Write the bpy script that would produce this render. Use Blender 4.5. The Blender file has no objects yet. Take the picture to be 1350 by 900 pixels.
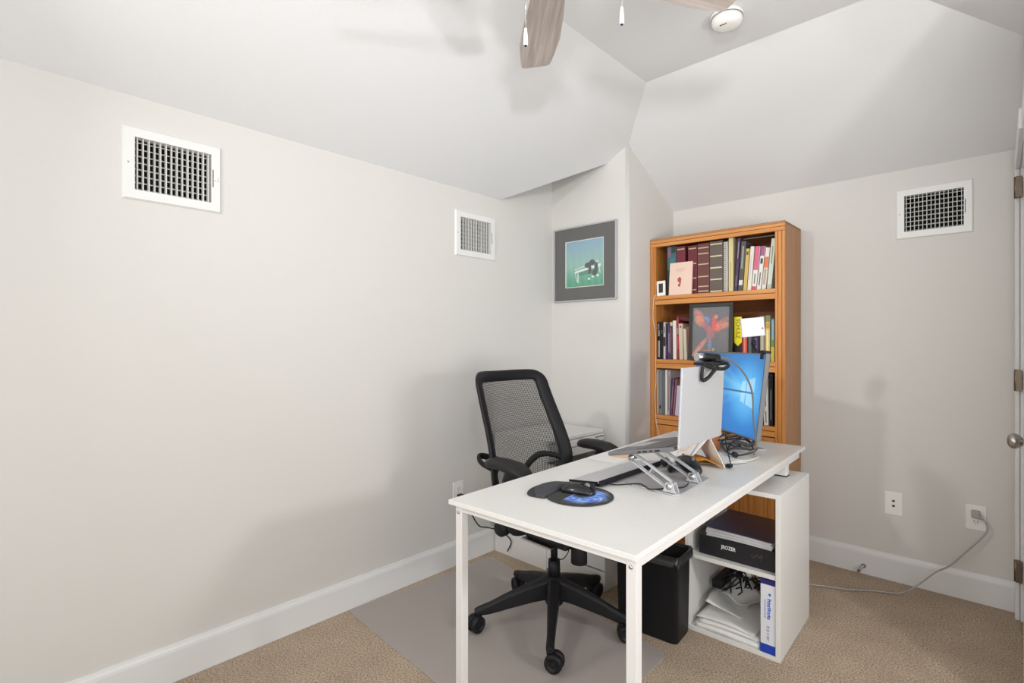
import bpy, bmesh, math, random
from mathutils import Vector, Matrix
random.seed(7)
sc = bpy.context.scene
COL = sc.collection
PI = math.pi
R = math.radians

# ------------------------------------------------------------------ camera
cam_d = bpy.data.cameras.new('camera')
cam = bpy.data.objects.new('camera', cam_d)
COL.objects.link(cam)
cam.location = (0, 0, 1.26)
cam.rotation_euler = (R(90), 0, R(43.28))
cam_d.sensor_width = 36
cam_d.lens = 36 * 682 / 1350
cam_d.clip_start = 0.02
sc.camera = cam

# ------------------------------------------------------------------ world, lights, exposure
w = bpy.data.worlds.new('world'); sc.world = w; w.use_nodes = True
w.node_tree.nodes['Background'].inputs[0].default_value = (0.9, 0.95, 1, 1)
w.node_tree.nodes['Background'].inputs[1].default_value = 0.6
sc.view_settings.view_transform = 'Standard'
sc.view_settings.look = 'None'
sc.view_settings.gamma = 1
sc.view_settings.exposure = 0.19


def area(name, loc, target, sx, sy, power, col=(1, 1, 1)):
    l = bpy.data.lights.new(name, 'AREA'); l.shape = 'RECTANGLE'
    l.size = sx; l.size_y = sy; l.energy = power; l.color = col
    o = bpy.data.objects.new(name, l); COL.objects.link(o); o.location = loc
    o.rotation_euler = (Vector(target) - Vector(loc)).to_track_quat('-Z', 'Y').to_euler()
    return o


area('back_fill', (-0.5, -1.2, 1.4), (-0.6, 2.0, 1.4), 1.9, 1.5, 15, (1.0, 0.985, 0.97))  # added soft fill for the room; the wall behind has no window
area('side_fill', (1.5, 0.2, 1.35), (-1.0, 1.2, 1.2), 1.3, 1.4, 19, (0.92, 0.96, 1))  # added cool fill from the right, with no window behind it
area('photographer_lamp', (-1.5, -0.5, 2.15), (-0.9, 2.6, 1.2), 0.12, 0.12, 5.2, (1, 0.985, 0.97)).data.spread = R(110)
area('doorway_lamp', (0.80, 1.62, 1.28), (-2.0, 1.5, 0.9), 0.2, 0.2, 12, (1, 0.985, 0.97))
area('flash_lamp', (0.10, 0.10, 1.97), (-1.25, 1.9, 2.4), 0.1, 0.1, 5.2, (1, 1, 1)).data.spread = R(100)
area('ceiling_fill', (0.75, -0.4, 0.85), (0.1, 0.8, 2.62), 1.1, 0.9, 23, (0.97, 0.985, 1))  # unseen uplight, added only to brighten the ceiling


# ------------------------------------------------------------------ materials
def mat(name, col, rough=0.6, metal=0.0, spec=0.5, noise=None, bump=None, emis=None):
    """noise=(scale, amount, stretch xyz) colour variation; bump=(scale, strength, distance)"""
    m = bpy.data.materials.new(name); m.use_nodes = True
    nt = m.node_tree; b = nt.nodes['Principled BSDF']
    b.inputs['Base Color'].default_value = (*col, 1)
    b.inputs['Roughness'].default_value = rough
    b.inputs['Metallic'].default_value = metal
    b.inputs['Specular IOR Level'].default_value = spec
    tc = nt.nodes.new('ShaderNodeTexCoord')
    if noise:
        s, a, st = noise
        mp = nt.nodes.new('ShaderNodeMapping'); mp.inputs['Scale'].default_value = st
        n = nt.nodes.new('ShaderNodeTexNoise'); n.inputs['Scale'].default_value = s; n.inputs['Detail'].default_value = 4
        rp = nt.nodes.new('ShaderNodeValToRGB')
        rp.color_ramp.elements[0].position = 0.3; rp.color_ramp.elements[1].position = 0.7
        rp.color_ramp.elements[0].color = (*[c * (1 - a) for c in col], 1)
        rp.color_ramp.elements[1].color = (*[min(1, c * (1 + a)) for c in col], 1)
        nt.links.new(tc.outputs['Object'], mp.inputs[0]); nt.links.new(mp.outputs[0], n.inputs[0])
        nt.links.new(n.outputs[0], rp.inputs[0]); nt.links.new(rp.outputs[0], b.inputs['Base Color'])
    if bump:
        s, st, d = bump
        n2 = nt.nodes.new('ShaderNodeTexNoise'); n2.inputs['Scale'].default_value = s; n2.inputs['Detail'].default_value = 3
        bp = nt.nodes.new('ShaderNodeBump'); bp.inputs['Strength'].default_value = st; bp.inputs['Distance'].default_value = d
        nt.links.new(tc.outputs['Object'], n2.inputs[0]); nt.links.new(n2.outputs[0], bp.inputs['Height'])
        nt.links.new(bp.outputs[0], b.inputs['Normal'])
    if emis:
        b.inputs['Emission Color'].default_value = (*emis[0], 1); b.inputs['Emission Strength'].default_value = emis[1]
    return m


def srgb(r, g, b):
    f = lambda c: (c / 255 / 12.92) if c / 255 <= 0.04045 else ((c / 255 + 0.055) / 1.055) ** 2.4
    return (f(r), f(g), f(b))


def vcol_mat(name, rough=0.5, emit=0.0):
    m = bpy.data.materials.new(name); m.use_nodes = True
    nt = m.node_tree; b = nt.nodes['Principled BSDF']
    a = nt.nodes.new('ShaderNodeVertexColor'); a.layer_name = 'print'
    b.inputs['Roughness'].default_value = rough
    if emit:
        b.inputs['Base Color'].default_value = (0.01, 0.01, 0.01, 1)
        nt.links.new(a.outputs[0], b.inputs['Emission Color']); b.inputs['Emission Strength'].default_value = emit
    else:
        nt.links.new(a.outputs[0], b.inputs['Base Color'])
    return m


def wood_mat(name, c1, c2, axis='Z', rough=0.45):
    m = bpy.data.materials.new(name); m.use_nodes = True
    nt = m.node_tree; b = nt.nodes['Principled BSDF']
    tc = nt.nodes.new('ShaderNodeTexCoord'); mp = nt.nodes.new('ShaderNodeMapping')
    mp.inputs['Scale'].default_value = {'Z': (38, 38, 1.6), 'X': (1.6, 38, 38), 'Y': (38, 1.6, 38)}[axis]
    n = nt.nodes.new('ShaderNodeTexNoise'); n.inputs['Scale'].default_value = 1.6; n.inputs['Detail'].default_value = 6
    n.inputs['Roughness'].default_value = 0.65
    rp = nt.nodes.new('ShaderNodeValToRGB')
    rp.color_ramp.elements[0].position = 0.32; rp.color_ramp.elements[1].position = 0.68
    rp.color_ramp.elements[0].color = (*c1, 1); rp.color_ramp.elements[1].color = (*c2, 1)
    nt.links.new(tc.outputs['Object'], mp.inputs[0]); nt.links.new(mp.outputs[0], n.inputs[0])
    nt.links.new(n.outputs[0], rp.inputs[0]); nt.links.new(rp.outputs[0], b.inputs['Base Color'])
    b.inputs['Roughness'].default_value = rough
    bp = nt.nodes.new('ShaderNodeBump'); bp.inputs['Strength'].default_value = 0.15; bp.inputs['Distance'].default_value = 0.002
    nt.links.new(n.outputs[0], bp.inputs['Height']); nt.links.new(bp.outputs[0], b.inputs['Normal'])
    return m


M = {}
M['wall'] = mat('wall_paint', srgb(217, 215, 211), 0.75, spec=0.25, bump=(120, 0.12, 0.004))
M['ceil'] = mat('ceiling_paint', srgb(228, 229, 230), 0.8, spec=0.2, bump=(90, 0.12, 0.004))
M['trim'] = mat('trim_paint', srgb(228, 228, 228), 0.35)
M['white'] = mat('white_laminate', srgb(226, 225, 222), 0.38, noise=(60, 0.01, (1, 1, 1)))
M['whitemetal'] = mat('white_powder_coat', srgb(222, 220, 218), 0.35)
M['ivory'] = mat('ivory_plastic', srgb(240, 238, 234), 0.35)
M['vent'] = mat('vent_enamel', srgb(232, 232, 230), 0.35)
M['ventfin'] = mat('vent_fin_enamel', srgb(226, 226, 222), 0.45)
M['dark'] = mat('duct_black', (0.012, 0.012, 0.012), 0.8)
M['duct'] = mat('duct_grey', (0.10, 0.10, 0.09), 0.7)
M['black'] = mat('black_plastic', (0.009, 0.009, 0.011), 0.5, spec=0.3)
M['softblack'] = mat('soft_black_pad', (0.013, 0.013, 0.013), 0.5, spec=0.35, bump=(300, 0.1, 0.001))
M['blackfabric'] = mat('black_fabric', (0.014, 0.014, 0.015), 0.85, bump=(600, 0.4, 0.001))
M['steel'] = mat('steel', (0.55, 0.55, 0.55), 0.3, 1.0)
M['brass'] = mat('hinge_bronze', srgb(125, 112, 98), 0.35, 0.9)
M['nickel'] = mat('brushed_nickel', srgb(170, 165, 158), 0.3, 1.0)
M['alu'] = mat('silver_aluminium', srgb(196, 197, 200), 0.42, 0.35)
M['alulid'] = mat('silver_lid', srgb(182, 183, 186), 0.45, 0.1)
M['gunmetal'] = mat('grey_shell', srgb(120, 120, 122), 0.5, 0.3)
M['paper'] = mat('paper', srgb(232, 231, 228), 0.8)
M['pages'] = mat('book_pages', srgb(225, 218, 200), 0.85)
M['oakv'] = wood_mat('oak_vertical', srgb(188, 116, 50), srgb(216, 150, 82), 'Z')
M['oakh'] = wood_mat('oak_horizontal', srgb(192, 120, 54), srgb(220, 156, 88), 'X')
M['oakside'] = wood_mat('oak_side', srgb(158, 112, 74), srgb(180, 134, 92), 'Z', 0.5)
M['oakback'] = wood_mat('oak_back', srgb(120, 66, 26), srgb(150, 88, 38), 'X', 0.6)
M['oakline'] = mat('oak_groove', srgb(110, 62, 28), 0.6)
M['blade'] = wood_mat('bleached_oak', srgb(158, 146, 138), srgb(200, 190, 184), 'X', 0.5)
M['cable'] = mat('grey_cable', srgb(165, 163, 160), 0.5)
M['whitecable'] = mat('white_cable', srgb(225, 222, 214), 0.5)


def carpet_mat():
    m = bpy.data.materials.new('carpet'); m.use_nodes = True
    nt = m.node_tree; b = nt.nodes['Principled BSDF']
    tc = nt.nodes.new('ShaderNodeTexCoord')
    n = nt.nodes.new('ShaderNodeTexNoise'); n.inputs['Scale'].default_value = 160; n.inputs['Detail'].default_value = 5; n.inputs['Roughness'].default_value = 0.7
    n2 = nt.nodes.new('ShaderNodeTexNoise'); n2.inputs['Scale'].default_value = 7; n2.inputs['Detail'].default_value = 3
    r1 = nt.nodes.new('ShaderNodeValToRGB')
    r1.color_ramp.elements[0].position = 0.36; r1.color_ramp.elements[1].position = 0.62
    r1.color_ramp.elements[0].color = (*srgb(140, 119, 97), 1); r1.color_ramp.elements[1].color = (*srgb(228, 209, 187), 1)
    mx = nt.nodes.new('ShaderNodeMixRGB'); mx.blend_type = 'MULTIPLY'; mx.inputs[0].default_value = 0.35
    r2 = nt.nodes.new('ShaderNodeValToRGB')
    r2.color_ramp.elements[0].position = 0.35; r2.color_ramp.elements[1].position = 0.65
    r2.color_ramp.elements[0].color = (0.72, 0.70, 0.68, 1); r2.color_ramp.elements[1].color = (1, 1, 1, 1)
    for q in (n, n2): nt.links.new(tc.outputs['Object'], q.inputs[0])
    nt.links.new(n.outputs[0], r1.inputs[0]); nt.links.new(n2.outputs[0], r2.inputs[0])
    nt.links.new(r1.outputs[0], mx.inputs[1]); nt.links.new(r2.outputs[0], mx.inputs[2])
    nt.links.new(mx.outputs[0], b.inputs['Base Color'])
    b.inputs['Roughness'].default_value = 1; b.inputs['Specular IOR Level'].default_value = 0.05
    bp = nt.nodes.new('ShaderNodeBump'); bp.inputs['Strength'].default_value = 0.9; bp.inputs['Distance'].default_value = 0.008
    nt.links.new(n.outputs[0], bp.inputs['Height']); nt.links.new(bp.outputs[0], b.inputs['Normal'])
    return m


M['carpet'] = carpet_mat()


def clear_mat(name, col, alpha, rough=0.3):
    m = mat(name, col, rough); b = m.node_tree.nodes['Principled BSDF']
    b.inputs['Alpha'].default_value = alpha
    return m


M['matplastic'] = clear_mat('clear_vinyl', srgb(205, 198, 197), 0.36, 0.33)
M['glass'] = clear_mat('picture_glass', (1, 1, 1), 0.05, 0.03)


def mesh_fabric():
    m = bpy.data.materials.new('chair_mesh_weave'); m.use_nodes = True
    nt = m.node_tree; b = nt.nodes['Principled BSDF']
    b.inputs['Base Color'].default_value = (0.022, 0.022, 0.022, 1); b.inputs['Roughness'].default_value = 0.8
    tc = nt.nodes.new('ShaderNodeTexCoord')
    sx = nt.nodes.new('ShaderNodeSeparateXYZ'); nt.links.new(tc.outputs['Object'], sx.inputs[0])

    def wave(sock, k, thr):
        a = nt.nodes.new('ShaderNodeMath'); a.operation = 'MULTIPLY'; a.inputs[1].default_value = k
        s = nt.nodes.new('ShaderNodeMath'); s.operation = 'SINE'
        g = nt.nodes.new('ShaderNodeMath'); g.operation = 'GREATER_THAN'; g.inputs[1].default_value = thr
        nt.links.new(sock, a.inputs[0]); nt.links.new(a.outputs[0], s.inputs[0]); nt.links.new(s.outputs[0], g.inputs[0])
        return g.outputs[0]
    a = wave(sx.outputs[1], 2 * PI / 0.0075, 0.35); c = wave(sx.outputs[2], 2 * PI / 0.006, 0.45)
    mx = nt.nodes.new('ShaderNodeMath'); mx.operation = 'MAXIMUM'
    nt.links.new(a, mx.inputs[0]); nt.links.new(c, mx.inputs[1])
    nt.links.new(mx.outputs[0], b.inputs['Alpha'])
    return m


M['mesh'] = mesh_fabric()

# ------------------------------------------------------------------ mesh helpers
I4 = Matrix.Identity(4)


class MB:
    def __init__(s): s.bm = bmesh.new()

    def box(s, x0, x1, y0, y1, z0, z1, T=I4, mi=0):
        v = [s.bm.verts.new(T @ Vector(p)) for p in [(x0, y0, z0), (x1, y0, z0), (x1, y1, z0), (x0, y1, z0), (x0, y0, z1), (x1, y0, z1), (x1, y1, z1), (x0, y1, z1)]]
        for f in [(0, 3, 2, 1), (4, 5, 6, 7), (0, 1, 5, 4), (1, 2, 6, 5), (2, 3, 7, 6), (3, 0, 4, 7)]:
            s.bm.faces.new([v[i] for i in f]).material_index = mi
        return s

    def quad(s, pts, mi=0):
        s.bm.faces.new([s.bm.verts.new(Vector(p)) for p in pts]).material_index = mi
        return s

    def prism(s, poly, d, T=I4, mi=0, smooth=False):
        """poly in local XY, extruded z 0..d, transformed by T"""
        a = [s.bm.verts.new(T @ Vector((x, y, 0))) for x, y in poly]
        b = [s.bm.verts.new(T @ Vector((x, y, d))) for x, y in poly]
        s.bm.faces.new(a[::-1]).material_index = mi; s.bm.faces.new(b).material_index = mi
        n = len(poly)
        for i in range(n):
            f = s.bm.faces.new([a[i], a[(i + 1) % n], b[(i + 1) % n], b[i]]); f.material_index = mi; f.smooth = smooth
        return s

    def ring_sweep(s, rings, closed=False, caps=True, smooth=True, mi=0):
        V = [[s.bm.verts.new(p) for p in r] for r in rings]
        n = len(rings[0]); m = len(rings)
        for i in range(m if closed else m - 1):
            A = V[i]; B = V[(i + 1) % m]
            for j in range(n):
                f = s.bm.faces.new([A[j], A[(j + 1) % n], B[(j + 1) % n], B[j]]); f.smooth = smooth; f.material_index = mi
        if caps and not closed:
            s.bm.faces.new(V[0][::-1]).material_index = mi; s.bm.faces.new(V[-1]).material_index = mi
        return s

    def tube(s, path, r, n=10, closed=False, T=I4, sub=0, flat=None, mi=0):
        P = [Vector(p) for p in path]
        if sub: P = smooth_path(P, sub, closed)
        rr = r if isinstance(r, (list, tuple)) else None
        rings = []; m = len(P); up = None
        for i, p in enumerate(P):
            if closed: d = P[(i + 1) % m] - P[i - 1]
            else: d = P[min(i + 1, m - 1)] - P[max(i - 1, 0)]
            d.normalize()
            if up is None:
                up = Vector((0, 0, 1)) if abs(d.z) < 0.9 else Vector((1, 0, 0))
            u = (up - d * up.dot(d)); u.normalize(); v = d.cross(u); up = u
            if rr: t = i / (m - 1) * (len(rr) - 1); k = min(int(t), len(rr) - 2); q = rr[k] + (rr[k + 1] - rr[k]) * (t - k)
            else: q = r
            fx, fy = flat if flat else (1, 1)
            rings.append([T @ (p + u * math.cos(2 * PI * j / n) * q * fx + v * math.sin(2 * PI * j / n) * q * fy) for j in range(n)])
        return s.ring_sweep(rings, closed, mi=mi)

    def cyl(s, p0, p1, r0, r1=None, n=20, T=I4, mi=0):
        p0 = Vector(p0); p1 = Vector(p1); r1 = r0 if r1 is None else r1
        d = (p1 - p0).normalized(); u = Vector((0, 0, 1)) if abs(d.z) < 0.9 else Vector((1, 0, 0))
        u = (u - d * u.dot(d)).normalized(); v = d.cross(u)
        return s.ring_sweep([[T @ (p + u * math.cos(2 * PI * j / n) * r + v * math.sin(2 * PI * j / n) * r) for j in range(n)] for p, r in ((p0, r0), (p1, r1))], mi=mi)

    def lathe(s, prof, c=(0, 0, 0), axis='Z', n=28, mi=0):
        c = Vector(c); rings = []
        for r, h in prof:
            r = max(r, 1e-4)
            ring = []
            for j in range(n):
                a = 2 * PI * j / n
                q = (math.cos(a) * r, math.sin(a) * r, h)
                if axis == 'X': q = (h, q[0], q[1])
                if axis == 'Y': q = (q[0], h, -q[1])
                ring.append(c + Vector(q))
            rings.append(ring)
        return s.ring_sweep(rings, mi=mi)

    def grid(s, fn, nu, nv, smooth=True, mi=0):
        V = [[s.bm.verts.new(Vector(fn(i / nu, j / nv))) for i in range(nu + 1)] for j in range(nv + 1)]
        for j in range(nv):
            for i in range(nu):
                f = s.bm.faces.new([V[j][i], V[j][i + 1], V[j + 1][i + 1], V[j + 1][i]]); f.smooth = smooth; f.material_index = mi
        return s


def smooth_path(P, sub, closed=False):
    out = []; m = len(P)
    for i in range(m if closed else m - 1):
        if closed: a, b, c, d = P[i - 1], P[i], P[(i + 1) % m], P[(i + 2) % m]
        else: a, b, c, d = P[max(i - 1, 0)], P[i], P[i + 1], P[min(i + 2, m - 1)]
        for k in range(sub):
            t = k / sub
            out.append(0.5 * ((2 * b) + (c - a) * t + (2 * a - 5 * b + 4 * c - d) * t * t + (3 * b - a - 3 * c + d) * t ** 3))
    if not closed: out.append(P[-1])
    return out


WM = {}


def fin(name, mb, m, parent=None, bevel=0, seg=2, world=False, label=None, kind=None, loc=None):
    me = bpy.data.meshes.new(name)
    bmesh.ops.recalc_face_normals(mb.bm, faces=mb.bm.faces[:])
    if world and parent is not None:
        mb.bm.transform(WM[parent.name].inverted())
    if loc is not None:
        mb.bm.transform(Matrix.Translation(-Vector(loc)))
    mb.bm.to_mesh(me); mb.bm.free()
    for q in (m if isinstance(m, (list, tuple)) else [m]): me.materials.append(q)
    o = bpy.data.objects.new(name, me); COL.objects.link(o)
    if loc is not None: o.location = loc
    if parent is not None: o.parent = parent
    if bevel:
        b = o.modifiers.new('bevel', 'BEVEL'); b.width = bevel; b.segments = seg; b.limit_method = 'ANGLE'; b.angle_limit = R(35)
    if label: o['label'] = label
    if kind: o['kind'] = kind
    WM[o.name] = (WM[parent.name] if parent is not None else I4) @ (Matrix.Translation(loc) if loc is not None else I4)
    return o


def thing(name, label, cat, loc=(0, 0, 0), rz=0, group=None):
    o = bpy.data.objects.new(name, None); COL.objects.link(o); o.empty_display_size = 0.05
    o.location = loc; o.rotation_euler = (0, 0, R(rz)); o['label'] = label; o['category'] = cat
    if group: o['group'] = group
    WM[o.name] = Matrix.Translation(loc) @ Matrix.Rotation(R(rz), 4, 'Z')
    return o


def tag(o, label, cat, group=None, kind=None):
    o['label'] = label; o['category'] = cat
    if group: o['group'] = group
    if kind: o['kind'] = kind
    return o


def struct(name, mb, m, parent=None, bevel=0):
    o = fin(name, mb, m, parent, bevel)
    if parent is None: o['kind'] = 'structure'
    return o


def text_mesh(name, body, size, T, m, parent, extrude=0.0004, world=False, bold=0.0, sx=1.0):
    cu = bpy.data.curves.new(name + '_curve', 'FONT'); cu.body = body; cu.size = size; cu.extrude = extrude
    cu.align_x = 'CENTER'; cu.align_y = 'CENTER'; cu.offset = bold; cu.resolution_u = 3
    t = bpy.data.objects.new('tmp', cu); COL.objects.link(t)
    dg = bpy.context.evaluated_depsgraph_get(); dg.update()
    me = bpy.data.meshes.new_from_object(t.evaluated_get(dg)); me.name = name
    bpy.data.objects.remove(t)
    Tm = T @ Matrix.Diagonal((sx, 1, 1, 1))
    me.transform((WM[parent.name].inverted() @ Tm) if world else Tm)
    me.materials.clear(); me.materials.append(m)
    o = bpy.data.objects.new(name, me); COL.objects.link(o); o.parent = parent
    return o


def print_grid(name, fn, nx, ny, T, m, parent, sx, sy, world=False, mask=None):
    """flat printed picture: nx x ny cells coloured by fn(u,v) (sRGB 0-255), local XY size sx,sy mapped by T"""
    me = bpy.data.meshes.new(name)
    MT = (WM[parent.name].inverted() @ T) if world else T
    vs = [MT @ Vector((i / nx * sx, j / ny * sy, 0)) for j in range(ny + 1) for i in range(nx + 1)]
    fs = [(j * (nx + 1) + i, j * (nx + 1) + i + 1, (j + 1) * (nx + 1) + i + 1, (j + 1) * (nx + 1) + i) for j in range(ny) for i in range(nx) if mask is None or mask((i + .5) / nx, (j + .5) / ny)]
    me.from_pydata([tuple(v) for v in vs], [], fs)
    at = me.color_attributes.new('print', 'FLOAT_COLOR', 'POINT')
    k = 0
    for j in range(ny + 1):
        for i in range(nx + 1):
            c = fn(i / nx, j / ny); at.data[k].color = (*srgb(*[min(255, max(0, q)) for q in c]), 1); k += 1
    me.materials.append(m); me.update()
    o = bpy.data.objects.new(name, me); COL.objects.link(o); o.parent = parent
    return o


def frame_T(o, x, y):
    """matrix with origin o, local X axis x, local Y axis y, Z = x cross y"""
    x = Vector(x).normalized(); y = Vector(y); y = (y - x * y.dot(x)).normalized(); z = x.cross(y)
    return Matrix(((x.x, y.x, z.x, o[0]), (x.y, y.y, z.y, o[1]), (x.z, y.z, z.z, o[2]), (0, 0, 0, 1)))


def mixc(a, b, t):
    t = min(1, max(0, t)); return tuple(a[i] + (b[i] - a[i]) * t for i in range(3))


# ------------------------------------------------------------------ the room
XL, YB = -2.235, 3.366          # left wall plane, far (bookcase) wall plane
XD = 0.07                       # door wall plane
YN, XN = 2.772, -1.638          # niche back wall plane, niche side wall plane
YK, XR = -1.3, 1.6              # wall behind the camera, wall right of the camera
YJ = 2.38                       # jog of the door wall

b = MB(); b.quad([(XL, YK, 0), (XR, YK, 0), (XR, YJ, 0), (XD, YJ, 0)]); b.quad([(XL, YK, 0), (XD, YJ, 0), (XD, YB, 0), (XL, YB, 0)])
b.box(XL - .1, XR + .1, YK - .1, YB + .1, -0.06, -0.002)
struct('floor', b, M['carpet'])


def wall_with_holes(name, u0, u1, z0, z1, holes, P, extra=None):
    """quads in (u,z) minus rectangular holes, P maps (u,z) to 3D"""
    us = sorted({u0, u1, *[h[0] for h in holes], *[h[1] for h in holes]})
    zs = sorted({z0, z1, *[h[2] for h in holes], *[h[3] for h in holes]})
    b = MB()
    for i in range(len(us) - 1):
        for j in range(len(zs) - 1):
            cu, cz = (us[i] + us[i + 1]) / 2, (zs[j] + zs[j + 1]) / 2
            if any(h[0] < cu < h[1] and h[2] < cz < h[3] for h in holes): continue
            b.quad([P(us[i], zs[j]), P(us[i + 1], zs[j]), P(us[i + 1], zs[j + 1]), P(us[i], zs[j + 1])])
    for q in (extra or []): b.quad(q)
    bmesh.ops.remove_doubles(b.bm, verts=b.bm.verts[:], dist=1e-4)
    return struct(name, b, M['wall'])


# vents: (centre u, centre z, half width, half height) of the opening
V1 = (0.540, 1.892, 0.1225, 0.0935)
V2 = (2.060, 1.877, 0.1225, 0.0935)
V3 = (-0.243, 1.922, 0.1170, 0.0935)
hole = lambda v: (v[0] - v[2], v[0] + v[2], v[1] - v[3], v[1] + v[3])
NT = 2.56   # niche ceiling height
wall_with_holes('wall_left', YK, YN, 0, 2.13, [hole(V1), hole(V2)], lambda u, z: (XL, u, z),
                [[(XL, 2.267, 2.13), (XL, YN, 2.13), (XL, YN, NT), (XL, 2.267, NT)]])
b = MB(); 
# niche wall as a slab with a bullnose corner
rc = 0.022; poly = [(XL, YN)]
for k in range(7):
    a = R(-90 + 15 * k); poly.append((XN - rc + rc * math.cos(a), YN + rc + rc * math.sin(a)))
poly += [(XN, YB), (XN - .12, YB), (XN - .12, YN + .12), (XL, YN + .12)]
b.prism(poly, NT)
for f in b.bm.faces:
    if len(f.verts) == 4 and abs(f.normal.z) < .5 and f.calc_area() < 0.03: f.smooth = True
struct('wall_niche', b, M['wall'])
wall_with_holes('wall_back', XN, XD, 0, 2.62, [hole(V3)], lambda u, z: (u, YB, z))
DY0, DY1, DZ = 2.455, 3.262, 2.04
wall_with_holes('wall_door', YJ, YB, 0, 2.62, [(DY0, DY1, 0, DZ)], lambda u, z: (XD, u, z))
b = MB(); b.quad([(XD, YJ, 0), (XR, YJ, 0), (XR, YJ, 2.62), (XD, YJ, 2.62)]); struct('wall_jog', b, M['wall'])
wall_with_holes('wall_right', YK, YJ, 0, 2.62, [], lambda u, z: (XR, u, z))
wall_with_holes('wall_behind', XL, XR, 0, 2.62, [], lambda u, z: (u, YK, z))

# ceiling: flat centre, slopes to the left wall, the far wall and the door wall
A_ = (XL, YK, 2.13); E1 = (XL, 2.267, 2.13); E2 = (-1.79, YN, 2.376); Cc = (XN, YN, 2.458)
F0 = (-1.349, 2.46, 2.62); F1 = (-1.349, YK, 2.62); G0 = (-0.29, 2.46, 2.62); G1 = (-0.29, YK, 2.62)
b = MB()
b.quad([A_, E1, (-1.79, 2.46, 2.378), F0][:3] + [F0, F1]) if False else None
b.quad([A_, E1, F0, F1]); b.quad([E1, E2, F0]); b.quad([E2, Cc, F0])
b.quad([Cc, (XN, YB, 2.155), (XD, YB, 2.155), (XD, 2.811, 2.44), G0, F0])
b.quad([G0, (XD, 2.811, 2.44), (XD, YK, 2.44), G1]); b.quad([F0, G0, G1, F1])
b.quad([(XD, YK, 2.44), (XR, YK, 2.44), (XR, YJ, 2.44), (XD, YJ, 2.44)])
b.quad([E1, E2, (E2[0], E2[1], NT), (E1[0], E1[1], NT)])            # upstand over the niche opening
b.quad([(XL, 2.267, NT), (E2[0], YN, NT), (XL, YN, NT)])            # niche ceiling
bmesh.ops.triangulate(b.bm, faces=b.bm.faces[:])
bmesh.ops.remove_doubles(b.bm, verts=b.bm.verts[:], dist=1e-4)
struct('ceiling', b, M['ceil'])


def baseboard(name, p0, p1, n):
    """profile board from p0 to p1, n = direction into the room"""
    p0 = Vector((*p0, 0)); p1 = Vector((*p1, 0)); n = Vector((*n, 0))
    prof = [(0, 0), (.014, 0), (.014, .112), (.012, .122), (.008, .130), (.006, .138), (0, .139)]
    bb = MB(); bb.ring_sweep([[p + n * a + Vector((0, 0, h)) for a, h in prof] for p in (p0, p1)], smooth=False)
    struct(name, bb, M['trim'], bevel=0.001)


baseboard('baseboard_left', (XL, YK), (XL, YN), (1, 0))
baseboard('baseboard_back', (XN, YB), (XD, YB), (0, -1))
baseboard('baseboard_niche', (XL, YN), (XN, YN), (0, -1))

# door in the door wall, hinged at its far side
d = MB(); d.box(XD + .012, XD + .05, DY0 + .004, DY1 - .004, 0.008, DZ - .004)
for (a0, a1) in ((0.12, 0.92), (1.06, 1.92)):
    for (c0, c1) in ((DY0 + .11, (DY0 + DY1) / 2 - .05), ((DY0 + DY1) / 2 + .05, DY1 - .11)):
        d.box(XD + .009, XD + .013, c0, c1, a0, a1)
door = struct('door_1', d, M['trim'], bevel=0.002)
k = MB(); k.lathe([(0.004, 0), (.012, .0), (.012, -.018), (.020, -.026), (.026, -.036), (.027, -.046), (.022, -.055), (.012, -.060), (.001, -.061)], (XD + .010, DY0 + .07, .912), 'X')
fin('door_knob', k, M['nickel'], door)
k = MB(); k.lathe([(.002, 0), (.030, 0), (.031, -.004), (.028, -.008), (.002, -.008)], (XD + .012, DY0 + .07, .912), 'X')
fin('knob_rose', k, M['nickel'], door)
for hz in (0.228, 1.086, 1.953):
    h = MB(); h.box(XD - .016, XD + .004, DY1 - .03, DY1 + .012, hz - .046, hz + .046)
    h.cyl((XD - .016, DY1 - .008, hz - .048), (XD - .016, DY1 - .008, hz + .048), .006, n=10)
    fin('hinge', h, M['brass'], door)
jb = MB(); jb.box(XD, XD + .12, DY1, DY1 + .018, 0, DZ + .018); jb.box(XD, XD + .12, DY0 - .018, DY0, 0, DZ + .018); jb.box(XD, XD + .12, DY0, DY1, DZ, DZ + .018)
jb.box(XD + .052, XD + .064, DY0, DY1, 0, DZ)
struct('trim_2', jb, M['trim'])
c = MB()
c.box(XD - .018, XD, DY1 + .006, DY1 + .082, 0, DZ)
c.box(XD - .010, XD, DY0 - .07, DY0 - .002, 0, DZ)
c.box(XD - .018, XD, DY0 + .2, DY1 + .082, DZ, DZ + .075); c.box(XD - .010, XD, DY0 - .07, DY0 + .2, DZ, DZ + .075)
struct('trim_1', c, M['trim'], bevel=0.004)


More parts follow.
